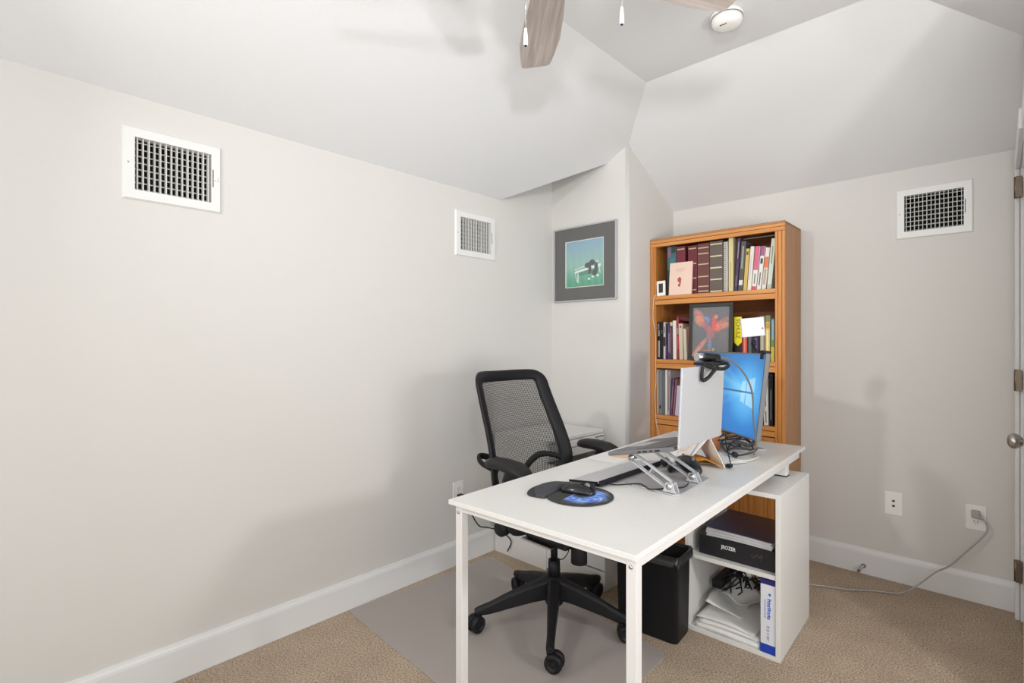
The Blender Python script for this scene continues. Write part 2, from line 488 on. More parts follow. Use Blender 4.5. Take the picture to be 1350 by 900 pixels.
# ------------------------------------------------------------------ vents
def vent(label, v, wallT, nv, nh, angle, name='vent_grille'):
    """wallT maps local (x right, y up, z out of the wall) to world"""
    root = thing(name, label, 'vent', wallT.translation)
    W, H = v[2], v[3]
    fr = MB(); ow, oh = W + .036, H + .036
    outer = [(-ow, -oh), (ow, -oh), (ow, oh), (-ow, oh)]; inner = [(-W, -H), (W, -H), (W, H), (-W, H)]
    z0, z1, z2 = 0.0005, .009, .006
    for i in range(4):
        a, c_ = outer[i], outer[(i + 1) % 4]; e, f = inner[(i + 1) % 4], inner[i]
        a2 = (a[0] * .96, a[1] * .96); c2 = (c_[0] * .96, c_[1] * .96)
        fr.quad([wallT @ Vector((*a, z0)), wallT @ Vector((*c_, z0)), wallT @ Vector((*c2, z1)), wallT @ Vector((*a2, z1))])
        fr.quad([wallT @ Vector((*a2, z1)), wallT @ Vector((*c2, z1)), wallT @ Vector((*e, z1)), wallT @ Vector((*f, z1))])
        fr.quad([wallT @ Vector((*f, z1)), wallT @ Vector((*e, z1)), wallT @ Vector((*e, -.03)), wallT @ Vector((*f, -.03))])
    bmesh.ops.remove_doubles(fr.bm, verts=fr.bm.verts[:], dist=1e-5)
    fin('frame', fr, M['vent'], root, world=True)
    dk = MB()
    for q in [[(-W, -H, -.03), (W, -H, -.03), (W, -H, -.16), (-W, -H, -.16)], [(-W, H, -.03), (W, H, -.03), (W, H, -.16), (-W, H, -.16)],
              [(-W, -H, -.03), (-W, H, -.03), (-W, H, -.16), (-W, -H, -.16)], [(W, -H, -.03), (W, H, -.03), (W, H, -.16), (W, -H, -.16)],
              [(-W, -H, -.16), (W, -H, -.16), (W, H, -.16), (-W, H, -.16)]]:
        dk.quad([wallT @ Vector(p) for p in q])
    fin('duct', dk, M['dark'], root, world=True)
    f0 = MB(); f0.box(-.0011, .0011, -H, H, -.0085, .0085); fme = None
    L = wallT.to_3x3().to_4x4()
    for i in range(nv):
        x = -W + (i + .5) * 2 * W / nv
        ang = angle + random.uniform(-4, 4)
        if fme is None:
            o = fin('vertical_fin', f0, M['ventfin'], root); fme = o.data
        else:
            o = bpy.data.objects.new('vertical_fin', fme); COL.objects.link(o); o.parent = root
        o.matrix_local = L @ Matrix.Translation((x, 0, -.006)) @ Matrix.Rotation(R(ang), 4, 'Y')
    f1 = MB(); f1.box(-W, W, -.0011, .0011, -.006, .006); fme = None
    for j in range(nh):
        y = -H + (j + .35) * 2 * H / (nh - .2)
        if fme is None:
            o = fin('horizontal_fin', f1, M['ventfin'], root); fme = o.data
        else:
            o = bpy.data.objects.new('horizontal_fin', fme); COL.objects.link(o); o.parent = root
        o.matrix_local = L @ Matrix.Translation((0, y, -.021)) @ Matrix.Rotation(R(28), 4, 'X')
    lv = MB(); lv.box(W + .004, W + .0065, -.032, .036, z1 - .001, z1 + .001, wallT, 0)
    fin('lever_slot', lv, M['dark'], root, world=True)
    lv = MB(); lv.box(W + .006, W + .017, -.003, .003, z1, z1 + .004, wallT); lv.box(W + .014, W + .018, -.009, .009, z1 + .002, z1 + .006, wallT)
    fin('lever', lv, M['ivory'], root, world=True)
    sw = MB(); sw.lathe([(.0005, .0014), (.0026, .001), (.003, 0)], (0, 0, 0)); sw.bm.transform(wallT @ Matrix.Translation((-W - .019, 0, z1)))
    fin('screw', sw, M['nickel'], root, world=True)


TL = lambda v: frame_T((XL, v[0], v[1]), (0, 1, 0), (0, 0, 1))
TB = lambda v: frame_T((v[0], YB, v[1]), (1, 0, 0), (0, 0, 1))
vent('white air grille high on the left wall, nearest the camera', V1, TL(V1), 14, 8, 8)
vent('white air grille on the left wall near the corner with the picture', V2, TL(V2), 12, 8, -6)
vent('white air grille on the wall right of the bookcase, above the two wall plates', V3, TB(V3), 14, 8, 0)


# ------------------------------------------------------------------ outlets, door stop, grey cord
def plate(label, T, kind):
    root = thing('outlet_plate' if kind != 'data' else 'data_plate', label, 'outlet' if kind != 'data' else 'wall plate', T.translation)
    p = MB(); p.box(-.038, .038, -.060, .060, .0005, .0055, T); fin('cover', p, M['ivory'], root, world=True, bevel=.002)
    if kind != 'data':
        for sgn in (-1, 1):
            r_ = MB(); pl = [(math.cos(a) * .0165, max(-.0125, min(.0125, math.sin(a) * .0165)) + sgn * .0205) for a in [2 * PI * i / 24 for i in range(24)]]
            r_.prism(pl, .0024, T @ Matrix.Translation((0, 0, .0055))); ro = fin('socket', r_, M['ivory'], root, world=True)
            s = MB()
            for dx in (-.0065, .0065): s.box(dx - .0011, dx + .0011, sgn * .0205 - .001, sgn * .0205 + .0075, .0074, .0083, T)
            s.cyl((0, sgn * .0205 - .007, .0074), (0, sgn * .0205 - .007, .0083), .0022, n=10, T=T)
            fin('slots', s, M['dark'], ro, world=True)
        s = MB(); s.cyl((0, 0, .0055), (0, 0, .0068), .003, n=10, T=T); fin('screw', s, M['nickel'], root, world=True)
    else:
        for dy in (-.012, .014):
            s = MB(); s.box(-.0065, .0065, dy - .006, dy + .006, .0055, .0075, T); jj = fin('jack', s, M['nickel'], root, world=True, bevel=.001)
            s = MB(); s.box(-.0045, .0045, dy - .004, dy + .004, .0074, .0080, T); fin('jack_opening', s, M['dark'], jj, world=True)
    return root


plate('white socket plate on the left wall behind the near corner of the desk', frame_T((XL, 1.925, .407), (0, 1, 0), (0, 0, 1)), 'o')
plate('white wall plate with two small data jacks right of the bookcase', frame_T((-.405, YB, .407), (1, 0, 0), (0, 0, 1)), 'data')
plate('white socket plate near the door with a grey plug in its upper socket', frame_T((-.082, YB, .407), (1, 0, 0), (0, 0, 1)), 'o')

cord = thing('extension_cord', 'grey power cord hanging from the socket near the door onto the carpet', 'cord', (-.082, 3.34, .43))
p = MB(); p.box(-.098, -.066, 3.328, 3.357, .412, .446); p.box(-.074, -.058, 3.330, 3.348, .408, .426)
fin('plug', p, M['cable'], cord, world=True, bevel=.005, seg=3)
p = MB(); p.tube([(-.062, 3.338, .416), (-.047, 3.325, .400), (-.040, 3.318, .370), (-.060, 3.31, .330), (-.12, 3.30, .245), (-.175, 3.29, .170), (-.225, 3.275, .130), (-.28, 3.245, .070), (-.325, 3.215, .028), (-.37, 3.18, .010), (-.45, 3.145, .008), (-.55, 3.07, .008), (-.66, 3.02, .008), (-.76, 2.96, .008), (-.84, 2.86, .008)], .0038, 8, sub=6)
fin('cord', p, M['cable'], cord, world=True)

ds = thing('door_stop', 'short metal door stop screwed to the far baseboard', 'door stop', (-.540, 3.352, .045))
p = MB(); p.lathe([(.001, 0), (.011, 0), (.011, -.004), (.005, -.007), (.005, -.012), (.001, -.012)], (-.535, 3.3515, .045), 'Y'); fin('base', p, M['nickel'], ds, world=True)
p = MB(); path = []
for i in range(121):
    t = i / 120; a = t * 12 * 2 * PI; path.append((-.535 + .0055 * math.cos(a) - .012 * t, 3.340 - .045 * t, .045 + .0055 * math.sin(a) - .012 * t * t))
p.tube(path, .0012, 5); fin('spring', p, M['steel'], ds, world=True)
p = MB(); p.cyl((-.547, 3.297, .033), (-.549, 3.285, .031), .007, .0065, 12); fin('rubber_tip', p, M['gunmetal'], ds, world=True)

# ------------------------------------------------------------------ framed bench picture
pic = thing('picture_frame', 'silver framed print of a white bench with wide dark mat, on the niche wall', 'picture', (-1.958, YN - .001, 1.77))
px0, px1, pz0, pz1 = -2.203, -1.712, 1.522, 2.013
f = MB(); t = .009
f.box(px0, px1, YN - .022, YN - .001, pz1 - t, pz1); f.box(px0, px1, YN - .022, YN - .001, pz0, pz0 + t)
f.box(px0, px0 + t, YN - .022, YN - .001, pz0 + t, pz1 - t); f.box(px1 - t, px1, YN - .022, YN - .001, pz0 + t, pz1 - t)
fin('frame', f, M['alulid'], pic, world=True, bevel=.0015)
M['matboard'] = mat('charcoal_matboard', srgb(66, 65, 62), 0.85)
f = MB()
ix0, ix1, iz0, iz1 = -2.108, -1.807, 1.614, 1.920
f.box(px0 + t, ix0, YN - .014, YN - .004, pz0 + t, pz1 - t); f.box(ix1, px1 - t, YN - .014, YN - .004, pz0 + t, pz1 - t)
f.box(ix0, ix1, YN - .014, YN - .004, pz0 + t, iz0); f.box(ix0, ix1, YN - .014, YN - .004, iz1, pz1 - t)
fin('mat_board', f, M['matboard'], pic, world=True)
f = MB(); q = .004
f.box(ix0, ix1, YN - .0135, YN - .005, iz1 - q, iz1); f.box(ix0, ix1, YN - .0135, YN - .005, iz0, iz0 + q)
f.box(ix0, ix0 + q, YN - .0135, YN - .005, iz0 + q, iz1 - q); f.box(ix1 - q, ix1, YN - .0135, YN - .005, iz0 + q, iz1 - q)
fin('mat_edge', f, M['paper'], pic, world=True)


def seg_d(u, v, a, b_):
    ax, ay = a; bx, by = b_; dx, dy = bx - ax, by - ay
    t = max(0, min(1, ((u - ax) * dx + (v - ay) * dy) / (dx * dx + dy * dy + 1e-9)))
    return math.hypot(u - ax - t * dx, v - ay - t * dy)


def bench_pic(u, v):
    c = mixc((96, 165, 140), (140, 185, 175), v / .5) if v < .5 else mixc((140, 185, 175), (128, 165, 190), (v - .5) / .5)
    if v < .4: c = mixc((60, 150, 115), c, v / .4)
    c = tuple(x + 7 * math.sin(u * 37 + v * 5) * (1 - v) for x in c)
    if abs(v - (.30 + (u - .5) * .02)) < .05 and .3 < u < .85: c = mixc(c, (50, 110, 90), .6)
    # bench seat, back rail and legs
    if 0 < (v - .30) - (u - .25) * .17 < .045 and .25 < u < .92: c = (228, 238, 232)
    for a, b_ in (((.25, .32), (.30, .13)), ((.33, .30), (.33, .10)), ((.88, .40), (.90, .27)), ((.25, .38), (.85, .52))):
        if seg_d(u, v, a, b_) < .008: c = (215, 230, 224)
    # two folded dark coats on the bench
    for (cx, cy, rx, ry) in ((.58, .45, .07, .06), (.70, .50, .08, .06), (.64, .36, .04, .10), (.80, .38, .05, .12), (.76, .28, .06, .06)):
        if ((u - cx) / rx) ** 2 + ((v - cy) / ry) ** 2 < 1: c = (52, 56, 54)
    for (cx, cy) in ((.62, .16), (.72, .20), (.84, .22)):
        if ((u - cx) / .035) ** 2 + ((v - cy) / .022) ** 2 < 1: c = (225, 232, 228)
    return c


M['print'] = vcol_mat('printed_picture', 0.5)
print_grid('print', bench_pic, 80, 80, frame_T((ix0, YN - .009, iz0), (1, 0, 0), (0, 0, 1)), M['print'], pic, ix1 - ix0, iz1 - iz0, True)
f = MB(); f.box(px0 + t, px1 - t, YN - .018, YN - .0165, pz0 + t, pz1 - t); fin('glass_pane', f, M['glass'], pic, world=True)

# ------------------------------------------------------------------ ceiling fan
FX, FY, FZ = -0.845, 1.07, 2.30
fan = thing('ceiling_fan', 'ceiling fan with bleached wood blades hanging over the desk', 'fan', (FX, FY, 2.62))
p = MB(); p.lathe([(.001, 2.619), (.07, 2.619), (.068, 2.59), (.045, 2.56), (.02, 2.555), (.001, 2.555)], (FX, FY, 0)); fin('canopy', p, M['trim'], fan, world=True)
p = MB(); p.cyl((FX, FY, 2.42), (FX, FY, 2.565), .0125); fin('downrod', p, M['trim'], fan, world=True)
p = MB(); p.lathe([(.001, 2.43), (.06, 2.43), (.115, 2.405), (.13, 2.37), (.12, 2.33), (.07, 2.305), (.001, 2.305)], (FX, FY, 0)); fin('motor_housing', p, M['trim'], fan, world=True)
p = MB(); p.lathe([(.001, 2.31), (.062, 2.31), (.065, 2.275), (.06, 2.265), (.001, 2.265)], (FX, FY, 0)); fin('switch_housing', p, M['trim'], fan, world=True)
M['opal'] = mat('opal_glass', (0.85, 0.85, 0.83), 0.25)
p = MB(); p.lathe([(.07, 2.266), (.095, 2.258), (.090, 2.245), (.06, 2.238), (.001, 2.236)], (FX, FY, 0)); fin('light_bowl', p, M['opal'], fan, world=True)
p = MB()
outline = [(.17, -.052), (.30, -.066), (.44, -.074), (.54, -.066), (.590, -.060), (.603, -.056), (.610, -.046), (.604, .040), (.597, .050), (.580, .055), (.54, .060), (.44, .070), (.30, .062), (.17, .050)]
p.prism(outline, .006)
bl = None
for kk in range(5):
    ang = 136.3 - 72 * kk
    T = Matrix.Rotation(R(ang), 4, 'Z') @ Matrix.Rotation(R(-11), 4, 'X')
    if bl is None:
        bl = fin('blade', p, M['blade'], fan, bevel=.0015); o = bl
    else:
        o = bl.copy(); COL.objects.link(o); o.parent = fan
    o.matrix_local = Matrix.Translation((0, 0, FZ - 2.62)) @ T
    q = MB(); q.prism([(.09, -.016), (.15, -.014), (.20, -.032), (.235, -.03), (.235, .03), (.20, .032), (.15, .014), (.09, .016)], .004)
    o2 = fin('blade_iron', q, M['trim'], fan); o2.matrix_local = Matrix.Translation((0, 0, FZ - 2.613)) @ T


def pull(x, y, z, name='pull_chain'):
    q = MB(); q.cyl((x, y, z + .03), (x, y, 2.27), .0008, n=6); ch = fin(name, q, M['nickel'], fan, world=True)
    q = MB(); q.lathe([(.0005, .040), (.0035, .037), (.0052, .020), (.0062, 0), (.0058, -.006), (.001, -.006)], (x, y, z)); fin('pull_weight', q, M['trim'], ch, world=True)
    q = MB(); q.cyl((x, y, z - .0085), (x, y, z - .0058), .0034, n=10); fin('weight_tip', q, M['dark'], ch, world=True)


def pix_at(lat, fwd):
    t = R(43.28); return (-math.sin(t) * fwd + math.cos(t) * lat, math.cos(t) * fwd + math.sin(t) * lat)


pull(-0.8943, 1.0012, 2.034)
pull(-0.7166, 1.1790, 2.094)

# smoke detector
sm = thing('smoke_detector', 'round white smoke detector on the flat ceiling beside a fan blade', 'smoke detector', (-.826, 2.182, 2.62))
p = MB(); p.lathe([(.001, 2.6195), (.065, 2.6195), (.065, 2.606), (.001, 2.606)], (-.826, 2.182, 0)); fin('base', p, M['ivory'], sm, world=True)
p = MB(); p.lathe([(.054, 2.606), (.061, 2.604), (.060, 2.588), (.051, 2.574), (.030, 2.568), (.001, 2.567)], (-.826, 2.182, 0), n=36); fin('cover', p, M['ivory'], sm, world=True)
p = MB(); p.cyl((-.826, 2.182, 2.6035), (-.826, 2.182, 2.6065), .0625, n=36); fin('shadow_gap', p, M['gunmetal'], sm, world=True)
p = MB()
for i in range(3): p.box(-.842 + i * .010, -.836 + i * .010, 2.150, 2.1535, 2.5665, 2.5700)
fin('sounder_slots', p, M['dark'], sm, world=True)

# ------------------------------------------------------------------ bookcase
BX0, BX1, BYF, BYB, BZ = -1.634, -0.841, 3.035, 3.348, 1.915
SI0, SI1 = -1.598, -0.889      # inside faces of the front stiles
bc = thing('bookcase', 'tall honey oak bookcase packed with books against the far wall', 'bookcase', ((BX0 + BX1) / 2, BYF, 0))
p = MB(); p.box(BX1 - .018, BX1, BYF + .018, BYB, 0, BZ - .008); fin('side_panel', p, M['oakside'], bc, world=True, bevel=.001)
p = MB(); p.box(BX0, BX0 + .016, BYF + .018, BYB, 0, BZ - .008); fin('side_panel', p, M['oakv'], bc, world=True, bevel=.001)
p = MB(); p.box(BX0 + .016, BX1 - .018, BYB - .008, BYB, 0, BZ - .02); fin('back_panel', p, M['oakback'], bc, world=True)
p = MB(); p.box(BX0, BX1, BYF + .0, BYB, BZ - .014, BZ); fin('top_panel', p, M['oakside'], bc, world=True, bevel=.002)


def stile(x0, x1):
    p = MB(); g = [x0, x0 + (x1 - x0) * .26, x0 + (x1 - x0) * .32, x0 + (x1 - x0) * .68, x0 + (x1 - x0) * .74, x1]
    p.box(g[0], g[1], BYF, BYF + .02, 0, BZ - .055); p.box(g[1], g[2], BYF + .004, BYF + .02, 0, BZ - .055, mi=1)
    p.box(g[2], g[3], BYF + .0005, BYF + .02, 0, BZ - .055); p.box(g[3], g[4], BYF + .004, BYF + .02, 0, BZ - .055, mi=1)
    p.box(g[4], g[5], BYF, BYF + .02, 0, BZ - .055)
    fin('face_stile', p, [M['oakv'], M['oakline']], bc, world=True)


stile(BX0, SI0); stile(SI1, BX1)


def rail(z0, z1, x0, x1, name='face_rail', par=None):
    p = MB(); h = z1 - z0
    p.box(x0, x1, BYF - .0005, BYF + .02, z1 - h * .40, z1); p.box(x0, x1, BYF + .004, BYF + .02, z0 + h * .52, z1 - h * .40, mi=1)
    p.box(x0, x1, BYF - .0005, BYF + .02, z0, z0 + h * .52)
    return fin(name, p, [M['oakh'], M['oakline']], par or bc, world=True)


rail(BZ - .053, BZ - .0145, BX0, BX1, 'top_rail')
SH = [1.549, 1.147, 0.793]
for z in SH:
    p = MB(); p.box(BX0 + .016, BX1 - .018, BYF + .0205, BYB - .008, z - .02, z); s = fin('shelf', p, M['oakh'], bc, world=True)
    rail(z - .055, z, SI0, SI1, 'shelf_edge', s)
p = MB(); p.box(BX0 + .016, BX1 - .018, BYF + .0205, BYB - .008, .05, .07); fin('bottom_shelf', p, M['oakh'], bc, world=True)
rail(.0, .07, SI0, SI1, 'toe_rail')
for (x0, x1, kx) in ((SI0 + .003, -1.0785, -1.11), (-1.0755, SI1 - .003, -1.045)):
    p = MB(); p.box(x0, x1, BYF + .004, BYF + .019, .074, .732)
    dd = fin('cabinet_door', p, M['oakv'], bc, world=True, bevel=.002)
    p = MB(); w_ = .035
    for q in ((x0, x0 + w_, .074, .732), (x1 - w_, x1, .074, .732), (x0 + w_, x1 - w_, .074, .074 + w_), (x0 + w_, x1 - w_, .732 - w_, .732)):
        p.box(q[0], q[1], BYF, BYF + .0045, q[2], q[3])
    fin('door_frame', p, M['oakv'], dd, world=True)

# ------------------------------------------------------------------ books
_bm = {}


def cm(rgb, rough=0.5):
    if rgb not in _bm: _bm[rgb] = mat('cover_%d_%d_%d' % rgb, srgb(*rgb), rough)
    return _bm[rgb]


def book(label, grp, x, wdt, h, lean, zs, col, dep=.21, y=3.073, bands=(), txt=None, rnd=False):
    """x, wdt: place and thickness at the shelf; bands = [(z0, z1, colour[, x0, x1]) ...] fractions of the height"""
    wdt -= .0012
    if grp == 'T' and x > -1.11: pass
    root = bpy.data.objects.new('book', None); COL.objects.link(root); root.empty_display_size = .03
    # lean about the base corner that carries it
    piv = wdt / 2 if lean > 0 else -wdt / 2
    T = Matrix.Translation((x + piv, y, zs + .0004)) @ Matrix.Rotation(R(lean), 4, 'Y') @ Matrix.Translation((-piv, 0, 0))
    root.matrix_world = T; WM[root.name] = T
    root['label'] = label; root['category'] = 'book'; root['group'] = {'T': 'books on the top shelf', 'M': 'books on the middle shelf', 'L': 'books on the lower shelf'}[grp]
    c = min(.0025, wdt * .2); a = wdt / 2
    p = MB(); p.box(-a, a, 0, c, 0, h); p.box(-a, -a + c, c, dep, 0, h); p.box(a - c, a, c, dep, 0, h)
    fin('cover', p, cm(col), root, bevel=min(.0012, a * .3) if wdt > .015 else 0)
    p = MB(); p.box(-a + c, a - c, c, dep - .003, .002, h - .004); fin('pages', p, M['pages'], root)
    for bd in bands:
        z0, z1, bc_ = bd[:3]; x0, x1 = (bd[3], bd[4]) if len(bd) > 3 else (0.0, 1.0)
        p = MB(); p.box(-a + .0006 + x0 * (wdt - .0012), -a + .0006 + x1 * (wdt - .0012), -.0006, .0002, z0 * h, z1 * h)
        fin('spine_band', p, cm(bc_, .4), root)
    if txt:
        body, size, zc, tc = txt
        text_mesh('spine_text', body, size, frame_T((0, -.0008, zc * h), (0, 0, -1), (1, 0, 0)), cm(tc, .5), root, .0002)
    return root


GOLD = (200, 178, 150)
DK = (40, 38, 38)
S1, S2, S3 = 1.549, 1.147, 0.793
tb = lambda *z: [(q, q + .022, GOLD, .06, .94) for q in z]
book('teal and pink patterned book, leftmost on the top shelf', 'T', -1.508, .060, .312, 0, S1, (62, 100, 112),
     bands=[(.86, 1.0, (38, 62, 60), .5, 1), (.78, .97, (128, 96, 120), .05, .4), (.0, .52, (46, 56, 60)), (.66, .76, (66, 118, 132), .3, .9)])
book('maroon bound volume beside the teal book, behind the pink card book', 'T', -1.447, .058, .304, 0, S1, (112, 40, 50), bands=tb(.93, .60, .30, .08))
book('maroon bound volume after the dark gap, partly behind the pink book', 'T', -1.372, .058, .299, 0, S1, (104, 36, 48), bands=tb(.93, .62, .32, .08))
book('thick brown maroon volume with six gold bands left of the grey one', 'T', -1.3035, .074, .305, 0, S1, (106, 62, 58), bands=tb(.90, .785, .575, .33, .135, .04))
book('widest grey brown volume with five pale bands', 'T', -1.226, .077, .308, 0, S1, (100, 88, 80), bands=[(q, q + .024, (214, 205, 172), .03, .97) for q in (.93, .70, .475, .25, .02)])
book('spiral bound pale notebook between the grey volume and the cream book', 'T', -1.170, .026, .296, 0, S1, (188, 186, 178), bands=[(q * .04 + .02, q * .04 + .035, (120, 118, 114), .1, .6) for q in range(24)])
book('tall cream yellow book in the middle of the top shelf', 'T', -1.140, .026, .318, 0, S1, (214, 200, 150), bands=[(.08, .55, (196, 180, 128), .3, .6)])
book('dark purple book leaning right beside the tall cream one', 'T', -1.113, .017, .308, 3.8, S1, (72, 50, 84), bands=[(.62, .93, (168, 160, 178), .35, .6), (.1, .3, (130, 110, 140), .3, .6)])
book('charcoal book with white marks leaning right', 'T', -1.087, .027, .287, 4.0, S1, (82, 82, 80), bands=[(.45, .9, (150, 150, 145), .3, .7), (.12, .22, (220, 220, 214), .1, .9)])
book('thin mustard yellow book leaning right', 'T', -1.0615, .020, .241, 4.0, S1, (205, 178, 96), bands=[(.85, .93, (90, 70, 40), .2, .8)])
book('plain cream white book leaning right beside the mustard one', 'T', -1.038, .021, .251, 4.2, S1, (228, 222, 210), bands=[(.25, .8, (205, 200, 205), .3, .6)])
book('white book with a long hot pink upper spine', 'T', -1.013, .025, .248, 5.2, S1, (230, 226, 222), bands=[(.46, 1, (214, 96, 132)), (0, .09, (206, 76, 92)), (.15, .38, (120, 118, 116), .35, .65)])
book('white book with a plum purple top and black emblem', 'T', -.9865, .022, .245, 5.9, S1, (226, 222, 216), bands=[(.78, 1, (164, 84, 138)), (.60, .72, (40, 40, 40), .2, .8), (.1, .4, (90, 88, 86), .35, .65)])
book('white book with an orange block on its spine', 'T', -.961, .022, .234, 5.9, S1, (226, 220, 212), bands=[(.52, .78, (222, 116, 66)), (.12, .5, (176, 160, 140), .2, .8)])
book('tall pale green white book, rightmost on the top shelf', 'T', -.932, .024, .281, 5.2, S1, (220, 224, 212), bands=[(.5, .85, (120, 150, 120), .35, .6), (0, .1, (180, 196, 170))])

book('black book with white lower label, leftmost on the middle shelf', 'M', -1.600, .028, .237, 0, S2, (30, 28, 34), bands=[(.80, .96, (150, 128, 160), .3, .8), (.62, .78, (170, 168, 165), .5, .9), (.05, .5, (185, 185, 182), .5, .95)])
book('plain black book second from the left on the middle shelf', 'M', -1.575, .021, .232, 0, S2, (22, 22, 24), bands=[(.7, .8, (90, 90, 92), .3, .7)])
book('narrow black and white book beside the plain black one', 'M', -1.556, .015, .236, 0, S2, (200, 196, 192), bands=[(.35, .6, (50, 40, 60)), (.7, .88, (70, 66, 72), .3, .7)])
book('dark navy book with faint stripes on the middle shelf', 'M', -1.540, .016, .226, 0, S2, (40, 34, 56), bands=[(.1, .4, (92, 64, 120), .3, .6)])
book('violet book with light lettering on the middle shelf', 'M', -1.5255, .013, .221, 0, S2, (86, 60, 112), bands=[(.2, .75, (196, 178, 206), .35, .65)])
book('dark book with a cream top end beside the tall white one', 'M', -1.5095, .018, .235, 0, S2, (70, 54, 62), bands=[(.9, 1, (206, 196, 150)), (.15, .85, (168, 140, 130), .1, .3)])
book('tall plain white book on the middle shelf', 'M', -1.487, .023, .244, -.6, S2, (232, 226, 216))
book('crimson and grey book standing highest left of the framed parrot', 'M', -1.466, .015, .263, -.5, S2, (150, 60, 66), bands=[(.25, .55, (206, 72, 92)), (.6, .75, (150, 140, 132))])
book('thick cream book under the lying dark red one', 'M', -1.4435, .026, .224, -1.3, S2, (222, 206, 180), bands=[(.88, .95, (170, 40, 44), .3, .7)])
book('shorter white book leaning left', 'M', -1.4155, .020, .191, -2.2, S2, (226, 220, 200))
book('terracotta brown book leaning left beside the framed parrot', 'M', -1.3925, .020, .205, -2.9, S2, (160, 96, 76), bands=[(.1, .9, (128, 72, 62), .3, .5)])
book('thin white and tan book just behind the parrot frame edge', 'M', -1.3775, .007, .236, 0, S2, (222, 220, 190), bands=[(0, .6, (176, 130, 80))])
book('bright yellow spine with black lettering and pointed end over a black book', 'M', -1.099, .044, .255, 0, S2, (34, 32, 32), bands=[(.42, 1, (240, 224, 40)), (.04, .13, (196, 190, 130), .0, .25), (.04, .13, (196, 190, 130), .75, 1)], txt=('SCHULZ', .030, .73, (40, 36, 20)))
p = MB(); p.prism([(-.0205, .107), (0, .086), (.0205, .107)], .0009, frame_T((0, -.0007, 0), (1, 0, 0), (0, 0, 1)))
fin('yellow_point', p, cm((240, 224, 40), .4), [o for o in bpy.data.objects if o.get('label', '').startswith('bright yellow spine')][0])
book('coral red book beside the yellow pointed one', 'M', -1.062, .027, .245, 0, S2, (208, 74, 62), bands=[(.1, .6, (226, 140, 126), .35, .65)])
book('dark green grey book behind the lamp stem on the middle shelf', 'M', -1.033, .025, .227, 0, S2, (58, 66, 66), bands=[(.1, .7, (120, 130, 126), .4, .6)])
book('black and purple book with a violet figure', 'M', -1.001, .033, .222, 0, S2, (38, 30, 44), bands=[(.3, .6, (104, 78, 132), .25, .75), (.45, .55, (206, 196, 214), .2, .45)])
book('grey beige book right of the white lamp panel', 'M', -.967, .026, .255, 0, S2, (150, 142, 124), bands=[(.05, .6, (190, 182, 160), .3, .7)])
book('cream and ochre book with a small picture at its top', 'M', -.9385, .024, .258, 0, S2, (218, 196, 120), bands=[(.86, 1, (120, 130, 90)), (.72, .84, (196, 150, 60)), (.1, .68, (236, 222, 170), .3, .7)])
book('blue, green and yellow book, rightmost on the middle shelf', 'M', -.9125, .019, .245, 0, S2, (90, 130, 150), bands=[(.5, .95, (150, 190, 214), .25, .9), (.34, .5, (110, 160, 70)), (0, .34, (226, 206, 70)), (.97, 1, (40, 50, 50))])

book('thin white binder, leftmost on the lower shelf', 'L', -1.605, .013, .286, 0, S3, (226, 226, 222))
book('grey magazine box with a tiny black mark', 'L', -1.5855, .024, .284, 0, S3, (128, 134, 138), bands=[(.12, .2, (30, 30, 30), .3, .7)])
book('darker grey magazine box beside the first one', 'L', -1.562, .021, .284, 0, S3, (104, 110, 114))
book('slim white folder between the grey boxes and the patterned book', 'L', -1.5445, .012, .286, 0, S3, (232, 230, 224))
book('pale lilac patterned book leaning slightly on the lower shelf', 'L', -1.529, .016, .280, 1.0, S3, (176, 164, 168), bands=[(.1, .9, (128, 110, 122), .3, .7)])
book('purple book with light edges leaning right on the lower shelf', 'L', -1.511, .013, .235, 4.1, S3, (96, 66, 110), bands=[(.2, .8, (160, 130, 150), .3, .6)])
book('reddish brown book leaning right on the lower shelf', 'L', -1.496, .013, .231, 5.0, S3, (136, 84, 80), bands=[(.1, .7, (170, 130, 120), .3, .6)])
book('short lavender white book beside the silver laptop lid', 'L', -1.472, .030, .189, 4.6, S3, (198, 190, 212))
book('black book left of the white one at the right end of the lower shelf', 'L', -.975, .020, .277, 0, S3, (30, 30, 32), bands=[(.05, .12, (190, 190, 186), .3, .7)])
book('white book with black lettering at the right end of the lower shelf', 'L', -.946, .024, .257, -1.3, S3, (222, 220, 214), bands=[(.05, .3, (60, 60, 60), .4, .6), (.4, .8, (120, 120, 118), .4, .6)])
book('black book with white lettering, rightmost on the lower shelf', 'L', -.921, .018, .286, 0, S3, (26, 26, 28), bands=[(.1, .7, (200, 200, 196), .4, .55)])

# lying red book
r_ = thing('book', 'dark red book lying flat on top of the leaning books', 'book', (-1.443, 3.09, 1.3735), group='books on the middle shelf')
T = Matrix.Translation((-1.446, 3.092, 1.392)) @ Matrix.Rotation(R(9), 4, 'Y')
p = MB(); p.box(-.038, .038, 0, .002, 0, .024, T); p.box(-.038, .038, .002, .15, 0, .002, T); p.box(-.038, .038, .002, .15, .022, .024, T)
fin('cover', p, cm((96, 28, 30)), r_, world=True, bevel=.001)
p = MB(); p.box(-.036, .036, .002, .148, .002, .022, T); fin('pages', p, M['pages'], r_, world=True)

